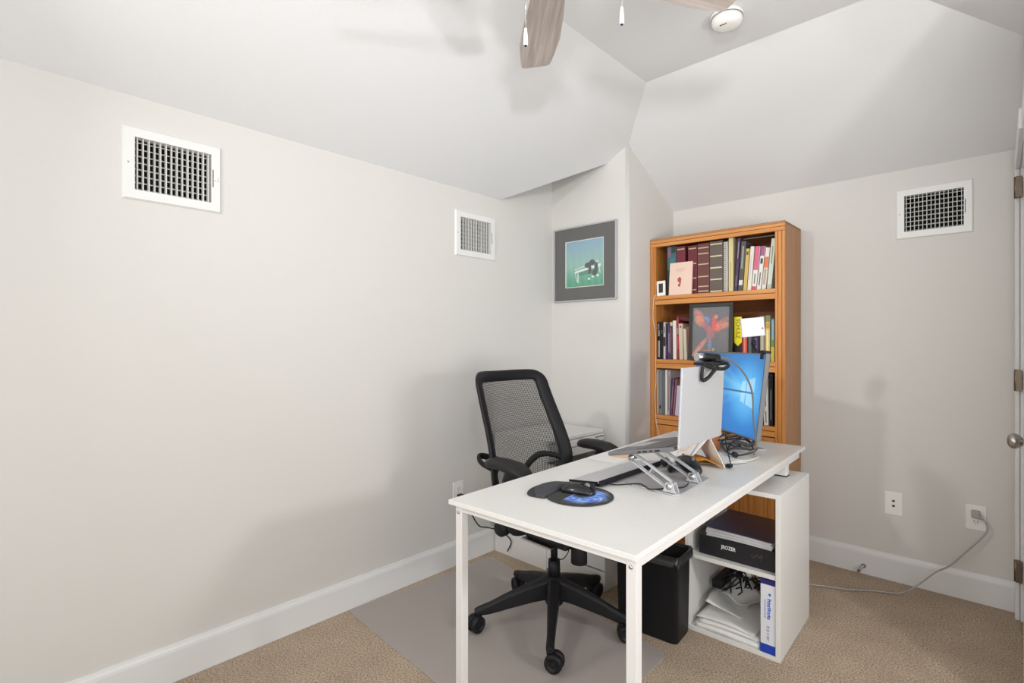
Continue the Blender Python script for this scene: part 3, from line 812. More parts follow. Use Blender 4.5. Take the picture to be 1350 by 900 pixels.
# pink book standing face out on the top shelf
pk = thing('book', 'pale pink book standing face out before the maroon volumes', 'book', (-1.437, 3.045, S1), group='books on the top shelf')
Tp = Matrix.Translation((-1.437, 3.0385, S1 + .0005)) @ Matrix.Rotation(R(-5), 4, 'X')
p = MB(); p.box(-.073, .073, 0, .002, 0, .203, Tp); p.box(-.073, .073, .012, .014, 0, .203, Tp); p.box(.071, .073, .002, .012, 0, .203, Tp)
fin('cover', p, cm((236, 206, 190)), pk, world=True, bevel=.0008)
p = MB(); p.box(-.072, .0705, .002, .012, .002, .201, Tp); fin('pages', p, M['pages'], pk, world=True)
text_mesh('title_text', 'a small book\nof notes', .012, Tp @ frame_T((-.004, -.0006, .155), (1, 0, 0), (0, 0, 1)), cm((196, 160, 150)), pk, .0002, True)
p = MB()
for i, (cx, cz, rx, rz) in enumerate(((-.006, .094, .012, .016), (-.006, .060, .008, .010), (-.001, .078, .006, .010))):
    p.prism([(cx + rx * math.cos(a), cz + rz * math.sin(a)) for a in [2 * PI * k / 16 for k in range(16)]], .0005 + i * .0001, Tp @ frame_T((0, -.0001, 0), (1, 0, 0), (0, 0, 1)))
fin('cover_emblem', p, cm((170, 82, 80)), pk, world=True)

# digital thermometer on the top shelf
th = thing('thermometer', 'small white digital thermometer with dark display at the left of the top shelf', 'thermometer', (-1.576, 3.045, S1))
Tt = Matrix.Translation((-1.565, 3.043, S1 + .001)) @ Matrix.Rotation(R(8), 4, 'Z') @ Matrix.Rotation(R(-6), 4, 'X') @ Matrix.Rotation(R(-3), 4, 'Y')
p = MB(); p.box(-.028, .028, 0, .014, 0, .098, Tt); fin('body', p, M['ivory'], th, world=True, bevel=.004, seg=3)
p = MB(); p.box(-.014, .014, -.001, .001, .020, .080, Tt); fin('display', p, mat('lcd', (.03, .035, .035), .2), th, world=True, bevel=.001)
p = MB(); p.tube([(-1.592, 3.040, 1.556), (-1.604, 3.029, 1.545), (-1.609, 3.028, 1.50), (-1.612, 3.028, 1.42), (-1.604, 3.028, 1.36), (-1.595, 3.028, 1.30), (-1.594, 3.028, 1.2), (-1.593, 3.028, 1.1), (-1.591, 3.028, 1.0), (-1.600, 3.028, .93), (-1.596, 3.028, .86), (-1.594, 3.028, .79), (-1.585, 3.028, .72), (-1.57, 3.028, .66), (-1.56, 3.026, .55), (-1.56, 3.024, .3), (-1.555, 3.00, .006)], .0018, 6, sub=5)
tag(fin('thermometer_cable', p, M['whitecable']), 'thin white cable hanging down the left front of the bookcase', 'cable')

# framed parrot
pf = thing('picture_frame', 'black framed picture of a red and orange parrot standing on the middle shelf', 'picture', (-1.241, 3.02, S2))
Tf = Matrix.Translation((-1.370, 3.005, S2 + .002)) @ Matrix.Rotation(R(2), 4, 'Z') @ Matrix.Rotation(R(-4), 4, 'X')
Wf, Hf, bf = .258, .338, .021
p = MB(); p.box(0, Wf, 0, .016, Hf - bf, Hf, Tf); p.box(0, Wf, 0, .016, 0, bf, Tf); p.box(0, bf, 0, .016, bf, Hf - bf, Tf); p.box(Wf - bf, Wf, 0, .016, bf, Hf - bf, Tf)
fin('frame', p, mat('black_frame', srgb(44, 44, 42), .5), pf, world=True, bevel=.002)
p = MB(); p.box(.004, Wf - .004, .010, .015, .004, Hf - .004, Tf); fin('backing', p, M['dark'], pf, world=True)


def parrot(u, v):
    n = math.sin(u * 31 + 3 * math.sin(v * 23)) * math.sin(v * 37 + 2 * math.sin(u * 19))
    c = mixc((84, 92, 98), (98, 88, 92), .5 + .5 * math.sin(u * 7 + v * 5)); c = tuple(x + 7 * n for x in c)

    def blob(c, cx, cy, rx, ry, col, rot=0, soft=.5):
        dx, dy = u - cx, v - cy; ca, sa = math.cos(rot), math.sin(rot)
        q = math.hypot((dx * ca + dy * sa) / rx, (-dx * sa + dy * ca) / ry) + .12 * n
        return mixc(c, col, min(.82, (1 - q) / soft + .1) + .25 * n) if q < 1.1 else c
    c = blob(c, .17, .84, .20, .10, (206, 118, 112), -.6); c = blob(c, .20, .72, .18, .11, (230, 140, 96), -.5)
    c = blob(c, .38, .60, .20, .08, (190, 92, 104), -.5); c = blob(c, .78, .63, .26, .09, (232, 134, 88), .1)
    c = blob(c, .85, .72, .20, .06, (176, 104, 96), .35); c = blob(c, .66, .56, .14, .06, (226, 96, 70), 0)
    c = blob(c, .22, .20, .30, .065, (214, 130, 110), .75); c = blob(c, .12, .10, .16, .04, (200, 150, 130), .7)
    c = blob(c, .50, .46, .13, .14, (180, 92, 100)); c = blob(c, .48, .24, .06, .16, (130, 126, 170))
    c = blob(c, .59, .68, .085, .16, (222, 60, 66)); c = blob(c, .64, .80, .06, .05, (226, 150, 110))
    c = blob(c, .42, .73, .07, .07, (104, 130, 200)); c = blob(c, .36, .78, .05, .04, (120, 150, 220))
    c = blob(c, .58, .15, .035, .035, (170, 190, 90)); c = blob(c, .40, .13, .15, .02, (196, 120, 84))
    return c


print_grid('print', parrot, 80, 100, Tf @ frame_T((bf - .001, .009, bf - .001), (1, 0, 0), (0, 0, 1)), M['print'], pf, Wf - 2 * bf + .002, Hf - 2 * bf + .002, True)
p = MB(); p.box(bf - .002, Wf - bf + .002, .005, .0062, bf - .002, Hf - bf + .002, Tf); fin('glass_pane', p, M['glass'], pf, world=True)

# ------------------------------------------------------------------ drawer cabinet in the niche, lowest drawer open
cb = thing('drawer_cabinet', 'low white cabinet behind the office chair with its bottom drawer pulled out', 'cabinet', (-2.01, 2.48, 0))
cx0, cx1, cy0, cy1, cz = -2.215, -1.815, 2.203, 2.752, .712
p = MB(); p.box(cx0, cx1 + .012, cy0 - .004, cy1, cz - .02, cz); fin('top', p, M['white'], cb, world=True, bevel=.002)
p = MB(); p.box(cx0, cx1, cy0, cy0 + .016, 0, cz - .02); fin('side_panel', p, M['white'], cb, world=True)
p = MB(); p.box(cx0, cx1, cy1 - .016, cy1, 0, cz - .02); fin('side_panel', p, M['white'], cb, world=True)
p = MB(); p.box(cx0, cx0 + .008, cy0 + .016, cy1 - .016, 0, cz - .02); fin('back_panel', p, M['white'], cb, world=True)
for (z0, z1) in ((.648, .688), (.595, .643)):
    p = MB(); p.box(cx1, cx1 + .015, cy0 + .002, cy1 - .002, z0, z1); dd = fin('drawer_front', p, M['white'], cb, world=True, bevel=.002)
    p = MB(); p.box(cx1 + .015, cx1 + .024, cy1 - .10, cy1 - .02, (z0 + z1) / 2 + .004, (z0 + z1) / 2 + .012); fin('drawer_pull', p, M['nickel'], dd, world=True, bevel=.001)
p = MB(); dx1 = -1.436
p.box(cx1 - .02, dx1 - .016, cy0 + .004, cy0 + .018, .014, .585); p.box(cx1 - .02, dx1 - .016, cy1 - .018, cy1 - .004, .014, .585)
p.box(cx1 - .02, dx1 - .016, cy0 + .018, cy1 - .018, .014, .026); od = fin('drawer_box', p, M['white'], cb, world=True)
p = MB(); p.box(dx1 - .016, dx1, cy0, cy1, .004, .588); fin('drawer_front', p, M['white'], od, world=True, bevel=.002)
p = MB(); p.box(-1.60, dx1 - .001, cy0 - .0005, cy0 + .0045, .104, .109); fin('drawer_seam', p, M['gunmetal'], od, world=True)

# ------------------------------------------------------------------ chair mat
mt = MB(); a0 = R(-3)
o0 = Vector((-2.214, 1.232)); ux = Vector((math.cos(a0), math.sin(a0))); uy = Vector((-math.sin(a0), math.cos(a0)))
pts = []
for (cx, cy, s0) in ((.02, .02, 180), (1.19, .05, 270), (1.16, .73, 0), (.02, .86, 90)):
    rr = .05 if cx > 1 else .02
    for k in range(6):
        a = R(s0 + k * 18); q = o0 + ux * (cx + rr * math.cos(a)) + uy * (cy + rr * math.sin(a)); pts.append((q.x, q.y))
mt.prism(pts, .0035, Matrix.Translation((0, 0, .0012)))
tag(fin('chair_mat', mt, M['matplastic'], bevel=.001), 'translucent grey plastic chair mat on the carpet under the chair', 'mat')

# ------------------------------------------------------------------ desk
dk = thing('desk', 'long white desk with square metal legs, its far end resting on the cube shelf', 'desk', (-.629, 1.098, 0), 1.9)
DW, DL, DT = .667, 1.712, .750
p = MB(); p.box(-DW, 0, 0, DL, DT - .015, DT); fin('desktop', p, M['white'], dk, bevel=.0015)
for x in (-DW + .022, -.0335):
    p = MB(); p.box(x - .0, x + .0285, .012, .0405, 0, DT - .0155); lg = fin('leg', p, M['whitemetal'], dk, bevel=.002)
    p = MB(); p.lathe([(.001, -.004), (.0045, -.0035), (.0055, -.001), (.0055, 0), (.001, 0)], (x + .014, .012, DT - .036), 'Y', 14); fin('bolt', p, M['steel'], lg)
p = MB(); p.box(-DW + .0505, -.0335, .014, .030, DT - .034, DT - .0155); fin('end_rail', p, M['whitemetal'], dk, bevel=.001)
for x in (-DW + .022, -.020):
    p = MB(); p.box(x, x + .015, .0405, DL - .10, DT - .038, DT - .0155); fin('side_rail', p, M['whitemetal'], dk, bevel=.001)
p = MB(); p.box(-DW + .05, -.034, DL - .20, DL - .18, DT - .038, DT - .0155); fin('end_rail', p, M['whitemetal'], dk, bevel=.001)
p = MB(); p.box(-.075, -.012, 1.415, 1.455, .660, DT - .0155); ft = fin('short_leg', p, M['whitemetal'], dk, bevel=.002)
p = MB(); p.box(-.077, -.010, 1.413, 1.457, .6578, .662); fin('foot_pad', p, M['black'], ft)
p = MB(); p.box(-DW + .022, -DW + .0505, DL - .14, DL - .11, 0, DT - .0155); fin('leg', p, M['whitemetal'], dk, bevel=.002)

# ------------------------------------------------------------------ cube shelf
us = thing('cube_shelf', 'open white two tier shelf unit carrying the far end of the desk', 'shelf', (-.623, 2.193, 0), 1.3)
UW, UD, UH, ut = .386, .466, .657, .018
for x in (-UW, -ut):
    p = MB(); p.box(x, x + ut, 0, UD, .0, UH - ut); fin('side_panel', p, M['white'], us, bevel=.001)
p = MB(); p.box(-UW, 0, 0, UD, UH - ut, UH); fin('top_panel', p, M['white'], us, bevel=.001)
p = MB(); p.box(-UW + ut, -ut, 0, UD, .0, ut); fin('bottom_panel', p, M['white'], us, bevel=.001)
p = MB(); p.box(-UW + ut, -ut, .004, UD, .316, .334); fin('middle_shelf', p, M['white'], us, bevel=.001)

# black product box with papers
TS = Matrix.Translation((-.623, 2.193, 0)) @ Matrix.Rotation(R(1.3), 4, 'Z')
bx = thing('product_box', 'flat black cardboard box with white lettering on the middle shelf under the desk', 'box', TS @ Vector((-.18, .1, .335)), 1.3)
p = MB(); p.box(-.156, .152, -.068, .25, .0, .083); fin('carton', p, mat('black_carton', srgb(26, 27, 32), .4), bx, bevel=.002)
text_mesh('lettering', 'JROZER', .021, frame_T((-.030, -.0688, .050), (1, 0, 0), (0, 0, 1)), cm((225, 225, 225)), bx, .0003, bold=.0006, sx=.82)
p = MB(); p.tube([(.062, -.0688, .050), (.072, -.0688, .040), (.082, -.0688, .052), (.092, -.0688, .044), (.104, -.0688, .058), (.099, -.0688, .034)], .0016, 6, sub=4)
fin('emblem', p, cm((74, 76, 80)), bx)
pp = thing('paper_stack', 'stack of bent white papers with a dark blue folder on top, on the black box', 'paper', TS @ Vector((-.18, .1, .419)), 1.3)
for i in range(7):
    z = .0006 + i * .0042
    x0, x1, y0, y1 = -.122 + random.uniform(-.003, .003), .142 + random.uniform(-.003, .003), -.071 + random.uniform(-.004, .002), .19

    def fs(u, v, z=z, x0=x0, x1=x1, y0=y0, y1=y1, dz=0):
        return (x0 + (x1 - x0) * u, y0 + (y1 - y0) * v, z + dz + .006 * (1 - u) ** 2 * (i / 6) + .003 * math.sin(u * 3))
    p = MB(); p.grid(fs, 10, 3); p.grid(lambda u, v: Vector(fs(u, v)) + Vector((0, 0, .0034)), 10, 3)
    for (v_) in (0, 1): p.grid(lambda u, v, v_=v_: Vector(fs(u, v_)) + Vector((0, 0, .0034 * v)), 10, 1)
    for (u_) in (0, 1): p.grid(lambda u, v, u_=u_: Vector(fs(u_, u)) + Vector((0, 0, .0034 * v)), 3, 1)
    fin('sheet_bundle', p, cm((214, 214, 216)) if i % 2 else cm((196, 197, 200)), pp)
p = MB()
fq = lambda u, v, d=0: (-.124 + .27 * u, -.073 + .29 * v, .0335 + d + .009 * (1 - u) ** 2 + .003 * math.sin(u * 3))
p.grid(fq, 10, 3); p.grid(lambda u, v: fq(u, v, .0015), 10, 3)
for v_ in (0, 1): p.grid(lambda u, v, v_=v_: fq(u, v_, .0015 * v), 10, 1)
for u_ in (0, 1): p.grid(lambda u, v, u_=u_: fq(u_, u, .0015 * v), 3, 1)
fin('folder', p, cm((34, 40, 74), .35), pp)

# PrintWorks ream box
rb = thing('paper_box', 'upright white and blue paper box lettered PrintWorks in the bottom compartment', 'box', TS @ Vector((-.047, .12, .018)), 1.3)
p = MB(); p.box(-.0275, .0275, -.115, .10, .0005, .292); fin('carton', p, cm((226, 228, 236)), rb, bevel=.001)
p = MB(); p.box(-.0279, .0279, -.1158, .1004, .0008, .036); fin('blue_band', p, cm((24, 66, 176)), rb)
p = MB(); p.box(-.0279, .0279, -.1158, .1004, .274, .2926); fin('blue_band', p, cm((34, 34, 110)), rb)
text_mesh('lettering', 'PrintWorks', .020, frame_T((.004, -.1156, .178), (0, 0, -1), (1, 0, 0)), cm((34, 92, 190)), rb, .0003, bold=.0005, sx=.86)
text_mesh('lettering', 'printable paper goods', .0082, frame_T((-.010, -.1156, .176), (0, 0, -1), (1, 0, 0)), cm((70, 120, 200)), rb, .0003)
text_mesh('lettering', 'SP 25 11 007', .0135, frame_T((.000, -.1156, .082), (0, 0, -1), (1, 0, 0)), cm((120, 122, 128)), rb, .0003, sx=.8)
p = MB(); p.prism([(.003, .236), (.010, .243), (.014, .236), (.010, .228), (.006, .232)], .0004, frame_T((-.002, -.1151, 0), (1, 0, 0), (0, 0, 1))); fin('emblem', p, cm((60, 110, 190)), rb)

# white papers heaped on the bottom panel
hp = thing('paper_heap', 'heap of loose white sheets in the bottom compartment beside the paper box', 'paper', TS @ Vector((-.22, .2, .018)), 1.3)


def sheet(x0, x1, y0, y1, zf, th_, rot, parent, m=M['paper'], name='sheet', nu=14, nv=10):
    ca, sa = math.cos(R(rot)), math.sin(R(rot)); mx, my = (x0 + x1) / 2, (y0 + y1) / 2

    def f_(u, v, d=0):
        x = x0 + (x1 - x0) * u - mx; y = y0 + (y1 - y0) * v - my
        return (mx + x * ca - y * sa, my + x * sa + y * ca, zf(u, v) + d)
    p = MB(); p.grid(f_, nu, nv); p.grid(lambda u, v: f_(u, v, th_), nu, nv)
    for v_ in (0, 1): p.grid(lambda u, v, v_=v_: f_(u, v_, th_ * v), nu, 1)
    for u_ in (0, 1): p.grid(lambda u, v, u_=u_: f_(u_, u, th_ * v), nv, 1)
    bmesh.ops.remove_doubles(p.bm, verts=p.bm.verts[:], dist=1e-6)
    return fin(name, p, m, parent)


sheet(-.125, .138, -.19, .10, lambda u, v: .001 + .003 * math.sin(u * 4) ** 2, .016, 0, hp, name='paper_ream')
sheet(-.115, .132, -.182, .10, lambda u, v: .021 + .006 * math.sin(u * 3.1) + .006 * (1 - u) * v, .009, 2, hp)
sheet(-.12, .125, -.175, .12, lambda u, v: .034 + .008 * math.sin(u * 3.3) + .006 * math.sin(v * 2.5 + u), .0012, -3, hp)
sheet(-.118, .03, -.11, .11, lambda u, v: .052 + .035 * (1 - u) ** 2 + .008 * math.sin(v * 5 + u * 3), .0012, 6, hp)
sheet(-.09, .06, .02, .15, lambda u, v: .064 + .13 * v * v * (1 - u) + .01 * math.sin(u * 7), .0012, -20, hp)
# power brick and cables behind
ad = MB(); ad.box(-.245, -.195, .30, .36, .20, .29, TS); ad.box(-.24, -.20, .30, .345, .17, .20, TS)
tag(fin('power_adapter', ad, M['ivory'], bevel=.006, loc=TS @ Vector((-.22, .33, .2))), 'white power adapter hanging behind the bottom compartment papers', 'adapter')
tg = MB()
for i in range(16):
    y_ = .33 + random.uniform(-.06, .08); z0 = .12 + random.uniform(-.03, .12)
    pth = [(-.325 + .27 * (k / 5) + random.uniform(-.02, .02), y_ + random.uniform(-.03, .03), max(.03, z0 + random.uniform(-.05, .05))) for k in range(6)]
    tg.tube([TS @ Vector(q) for q in pth], random.choice((.0028, .0035, .0045)), 6, sub=4)
for i in range(9):
    pth = [(-.33 + random.uniform(0, .13), .30 + random.uniform(-.05, .05), .07 + random.uniform(0, .22)) for k in range(5)]
    tg.tube([TS @ Vector(q) for q in pth], .0032, 6, sub=4)
tag(fin('cable_tangle', tg, M['black'], loc=TS @ Vector((-.2, .33, .03))), 'tangle of black cables behind the papers in the bottom compartment', 'cables', kind='stuff')
ps = MB(); ps.box(-.345, -.300, .20, .40, .12, .16, TS @ Matrix.Translation((0, 0, 0)))
tag(fin('power_strip', ps, M['black'], bevel=.006, loc=TS @ Vector((-.30, .3, .1))), 'black power strip lodged in the cables beside the waste bin', 'power strip')

# ------------------------------------------------------------------ waste bin
wb = thing('waste_bin', 'black plastic waste bin standing under the desk beside the shelf unit', 'bin', (-1.112, 2.086, 0), 5)


def rrect(hx, hy, r, z, n=5):
    o = []
    for (sx, sy, a0) in ((1, 1, 0), (-1, 1, 90), (-1, -1, 180), (1, -1, 270)):
        for k in range(n + 1):
            a = R(a0 + 90 * k / n); o.append(Vector((sx * (hx - r) + r * math.cos(a), sy * (hy - r) + r * math.sin(a), z)))
    return o


p = MB(); p.ring_sweep([rrect(.134, .072, .022, .001), rrect(.137, .075, .022, .01), rrect(.142, .081, .024, .345), rrect(.146, .085, .026, .347), rrect(.146, .085, .026, .362), rrect(.140, .079, .022, .362), rrect(.134, .072, .022, .012)])
fin('shell', p, M['black'], wb)
p = MB(); rng = []
for hgt, add in ((.356, .001), (.366, .006), (.366, .012), (.330, .013)):
    rr_ = rrect(.140 + add - .001, .079 + add - .001, .026, hgt); rng.append([v + Vector((.003 * math.sin(i * 2.3), .003 * math.cos(i * 1.7), (-.004 if hgt < .35 else 0) * math.sin(i * 1.9) * 3)) for i, v in enumerate(rr_)])
p.ring_sweep(rng, caps=False); fin('bin_liner', p, mat('bin_bag', (.02, .02, .022), .3), wb)

# ------------------------------------------------------------------ office chair
CH = thing('office_chair', 'black mesh back office chair on a five star base beside the desk', 'chair', (-1.450, 1.815, 0), 0)
rzU = Matrix.Rotation(R(-3), 4, 'Z')
# star base
p = MB(); p.lathe([(.001, .095), (.040, .095), (.046, .12), (.046, .185), (.036, .215), (.001, .215)], (0, 0, 0)); fin('hub', p, M['black'], CH)
armp = MB(); rings = []
for (x, zt, zb, hw) in ((.030, .212, .115, .030), (.10, .192, .108, .025), (.20, .158, .090, .020), (.29, .122, .072, .016), (.340, .106, .070, .017), (.358, .098, .074, .013)):
    rings.append([Vector((x, hw, zb + .01)), Vector((x, hw * .55, zb)), Vector((x, -hw * .55, zb)), Vector((x, -hw, zb + .01)), Vector((x, -hw * .95, zt - .012)), Vector((x, -hw * .5, zt)), Vector((x, hw * .5, zt)), Vector((x, hw * .95, zt - .012))])
armp.ring_sweep(rings, smooth=False); arm0 = None
cst = MB()
for s in (-1, 1): cst.lathe([(.004, s * .006), (.034, s * .006), (.0362, s * .010), (.034, s * .026), (.023, s * .029), (.021, s * .023), (.009, s * .023), (.001, s * .028)], (0, 0, .0362), 'Y', 20)
hood = MB(); hood.cyl((.018, 0, .040), (.018, 0, .084), .012, .016, 12)
hp_ = [(-.030, .036), (-.024, .056), (-.004, .068), (.02, .062), (.03, .050), (.006, .030)]
hood.prism(hp_, .010, frame_T((0, .005, 0), (1, 0, 0), (0, 0, 1)))
c0 = h0 = None
for i, a in enumerate((-54, 18, 90, 162, 234)):
    Rz = Matrix.Rotation(R(a), 4, 'Z')
    if arm0 is None: o = arm0 = fin('base_arm', armp, M['black'], CH, bevel=.003)
    else: o = arm0.copy(); COL.objects.link(o); o.parent = CH
    o.matrix_local = Rz
    yaw = (200, 40, 90, 150, 90)[i]
    Tc = Matrix.Translation(Rz @ Vector((.340, 0, 0))) @ Matrix.Rotation(R(yaw), 4, 'Z') @ Matrix.Translation((-.018, 0, .0048))
    if c0 is None: cc = c0 = fin('caster', cst, M['black'], CH)
    else: cc = c0.copy(); COL.objects.link(cc); cc.parent = CH
    cc.matrix_local = Tc
    if h0 is None: hh = h0 = fin('caster_hood', hood, M['black'], cc)
    else: hh = h0.copy(); COL.objects.link(hh); hh.parent = cc
p = MB(); p.cyl((0, 0, .215), (0, 0, .285), .028, .026); fin('gas_sleeve', p, M['black'], CH)
p = MB(); p.cyl((0, 0, .28), (0, 0, .40), .0155); fin('gas_lift', p, M['black'], CH)
# mechanism, seat
p = MB(); p.box(-.11, .13, -.075, .075, .375, .452, rzU); fin('tilt_mechanism', p, M['black'], CH, bevel=.01)
p = MB(); p.box(-.16, .10, -.115, .115, .446, .452, rzU); p.box(-.07, -.03, -.17, .17, .4455, .4535, rzU); p.box(-.12, .06, -.09, .05, .366, .3745, rzU); fin('seat_plate', p, M['steel'], CH, bevel=.001)
p = MB(); p.cyl(rzU @ Vector((.15, -.01, .318)), rzU @ Vector((.15, -.01, .410)), .035, .034, 24); fin('tension_knob', p, M['black'], CH, bevel=.004)
p = MB(); p.tube([rzU @ Vector(q) for q in ((0.02, -.02, .36), (.03, -.03, .322), (.07, -.03, .315), (.095, -.02, .345), (.10, -.01, .38))], .0022, 6, sub=4); fin('control_cable', p, M['black'], CH)
p = MB(); rs = []
for (z, g) in ((.470, -.05), (.474, -.012), (.487, .004), (.505, .008), (.522, -.002), (.532, -.03), (.535, -.10)):
    rs.append([rzU @ (Vector((.03, 0, 0)) + q) for q in rrect(.235 + g, .245 + g, .07, z)])
p.ring_sweep(rs); fin('seat', p, M['blackfabric'], CH)


def backx(z):   # forward position of the back at height z
    t = (z - .53) / .56
    return -.215 + .055 * math.sin(min(1, max(0, t)) * PI) * (1 - t) - .125 * max(0, t) ** 1.35


half = [(.0, 1.088), (.14, 1.090), (.180, 1.087), (.203, 1.073), (.211, 1.05), (.213, 1.02), (.221, .93), (.231, .83), (.240, .74), (.243, .69), (.238, .645), (.215, .600), (.175, .560), (.12, .535), (0, .527)]
loop = half + [(-y, z) for y, z in half[-2:0:-1]]
OFY = .030


def bp(y, z, dx=0): return rzU @ Vector((backx(z) - .035 + 1.3 * y * y + dx, y + OFY, z))


def band(pts, wi, th_, closed, n=8, sub=5, dx=0.0):
    """flat band with its width in the plane of the back and thickness along x"""
    P = smooth_path([Vector((0, y, z)) for y, z in pts], sub, closed); m = len(P); rg = []
    for i, q in enumerate(P):
        d = (P[(i + 1) % m] - P[i - 1]) if closed else (P[min(i + 1, m - 1)] - P[max(i - 1, 0)])
        d.normalize(); nr = Vector((0, -d.z, d.y)); w_ = wi(i / m) if callable(wi) else wi; ring = []
        for (a, c_) in ((-1, -.6), (-.7, -1), (.7, -1), (1, -.6), (1, .6), (.7, 1), (-.7, 1), (-1, .6)):
            y = q.y + nr.y * a * w_ / 2; z = q.z + nr.z * a * w_ / 2
            ring.append(bp(y, z, c_ * th_ / 2 + dx))
        rg.append(ring)
    b = MB(); b.ring_sweep(rg, closed); return b


fin('back_frame', band(loop, .052, .026, True), M['black'], CH)
p = MB(); V = []
inner = smooth_path([Vector((0, y, z)) for y, z in loop], 4, True)
zs_ = [.53 + (1.086 - .53) * i / 40 for i in range(41)]


def halfw(z):
    b_ = 0
    for i in range(len(half) - 1):
        (y0, z0), (y1, z1) = half[i], half[i + 1]
        if min(z0, z1) <= z <= max(z0, z1) and abs(z1 - z0) > 1e-6:
            b_ = max(b_, y0 + (y1 - y0) * (z - z0) / (z1 - z0))
    return b_


p.grid(lambda u, v: bp((2 * u - 1) * (halfw(.535 + .55 * v) - .008), .535 + .55 * v, .004), 20, 40)
fin('back_mesh', p, M['mesh'], CH)
fin('lumbar_band', band([(-.236, .665), (-.19, .690), (-.12, .698), (-.06, .668), (0, .622), (.06, .668), (.12, .698), (.19, .690), (.236, .665)], .026, .022, False, dx=-.004), M['black'], CH)
fin('back_spine', band([(0, .640), (0, .60), (0, .55), (0, .50), (0, .47)], .06, .026, False, dx=-.024), M['black'], CH)
p = MB(); p.tube([rzU @ Vector(q) for q in ((-.235, OFY, .50), (-.20, OFY, .43), (-.12, OFY, .40), (-.05, OFY, .405))], .022, 8, sub=4, flat=(.7, 1.3)); fin('back_bracket', p, M['black'], CH)
p = MB(); p.tube([bp(-.10, .690, -.03), bp(-.16, .715, -.085), bp(-.205, .725, -.115), bp(-.225, .718, -.110), bp(-.228, .700, -.085), bp(-.225, .688, -.03)], .010, 8, sub=5, flat=(1.5, .8)); fin('lumbar_lever', p, M['black'], CH)
for s in (-1, 1):
    ay = s * .312 + .057
    p = MB(); rg = []
    for (x, zc, hw, th_) in ((-.150, .734, .014, .012), (-.142, .736, .034, .020), (-.11, .740, .045, .025), (-.05, .742, .050, .026), (.02, .737, .051, .026), (.055, .728, .047, .022), (.082, .714, .036, .015), (.090, .708, .014, .006)):
        rg.append([rzU @ Vector((x, ay + hw * math.cos(a), zc + th_ * math.sin(a))) for a in [2 * PI * k / 16 for k in range(16)]])
    p.ring_sweep(rg); ap = fin('armrest', p, M['softblack'], CH)
    p = MB(); p.tube([rzU @ Vector(q) for q in ((.02, ay, .722), (-.02, ay, .690), (-.05, ay - s * .006, .62), (-.045, ay - s * .012, .54), (-.03, ay - s * .02, .475), (-.01, ay - s * .05, .456), (.0, ay - s * .16, .452))], [.040, .034, .028, .028, .030, .026, .020], 10, sub=4, flat=(1.0, .55)); fin('arm_support', p, M['black'], ap)
    p = MB(); p.lathe([(.001, -.022), (.028, -.022), (.034, -.013), (.034, .013), (.028, .022), (.001, .022)], rzU @ Vector((-.085, ay - s * .018, .462)), 'Y', 20); fin('adjust_knob', p, M['black'], ap)

# cords from the left outlet
p = MB(); p.tube([(XL + .012, 1.93, .385), (-2.17, 1.93, .37), (-2.15, 1.95, .30), (-2.14, 2.0, .22), (-2.13, 2.05, .20), (-2.09, 2.12, .17), (-2.07, 2.19, .10), (-2.1, 2.19, .03)], .0035, 6, sub=5)
p.box(XL + .0085, XL + .035, 1.912, 1.94, .372, .398)
tag(fin('black_cord', p, M['black'], loc=(XL + .012, 1.93, .385)), 'black cord from the left wall socket passing behind the chair', 'cord')

# ------------------------------------------------------------------ things on the desk
ZD = .7505
# mouse pad with wrist rest
mp = thing('mouse_pad', 'rounded black mouse pad with wrist cushion and blue print on the desk', 'mouse pad', (-1.03, 1.40, ZD))
PA = R(28)
cx_, cy_ = -1.008, 1.394


def mploc(a, b_, z=0):   # a = away from the user, b = sideways
    return Vector((cx_ + a * math.cos(PA * .3) - b_ * math.sin(PA * .3), cy_ + a * math.sin(PA * .3) + b_ * math.cos(PA * .3), ZD + z))


def pad_r(a):
    r_ = 0
    for t in range(1, 130):
        q = t * .0018; x, y = -.045 + q * math.cos(a), q * math.sin(a)
        if (x * x + y * y < .113 ** 2) or (((x + .122) / .054) ** 2 + (y / .100) ** 2 < 1): r_ = q
    return r_


out = []
for k in range(72):
    a = 2 * PI * k / 72; q = (pad_r(a - .06) + pad_r(a) + pad_r(a + .06)) / 3
    out.append((-.045 + q * math.cos(a), q * math.sin(a)))
p = MB(); p.ring_sweep([[mploc(x, y, .0003) for x, y in out], [mploc(x, y, .004) for x, y in out]], smooth=False); fin('pad', p, mat('pad_charcoal', srgb(52, 53, 56), .75), mp, world=True, bevel=.001)
p = MB(); rg = []
for k in range(13):
    t = k / 12; b_ = -.098 + .196 * t; w_ = max(.12, math.sin(PI * t)) ** .45
    c_ = -.118 + .025 * (2 * t - 1) ** 2
    rg.append([mploc(c_ + .040 * w_ * math.cos(a), b_, .004 + max(0, .019 * w_ * math.sin(a))) for a in [PI * j / 8 for j in range(9)]] + [mploc(c_, b_, .0035)])
p.ring_sweep(rg); fin('wrist_rest', p, mat('wrist_rest', srgb(58, 58, 62), .6), mp, world=True)


def padprint(u, v):
    x, y = (u - .5) * 2, (v - .5) * 2; r = math.hypot(x, y); a = math.atan2(y, x)
    k = .5 + .5 * math.sin(a * 9 + 3 * math.sin(r * 9)) * math.sin(r * 17 + a * 3)
    c = mixc((52, 53, 56), mixc((60, 96, 210), (170, 205, 255), k), max(0, 1 - abs(r - .50) / (.30 + .14 * k)) * 1.6)
    return c


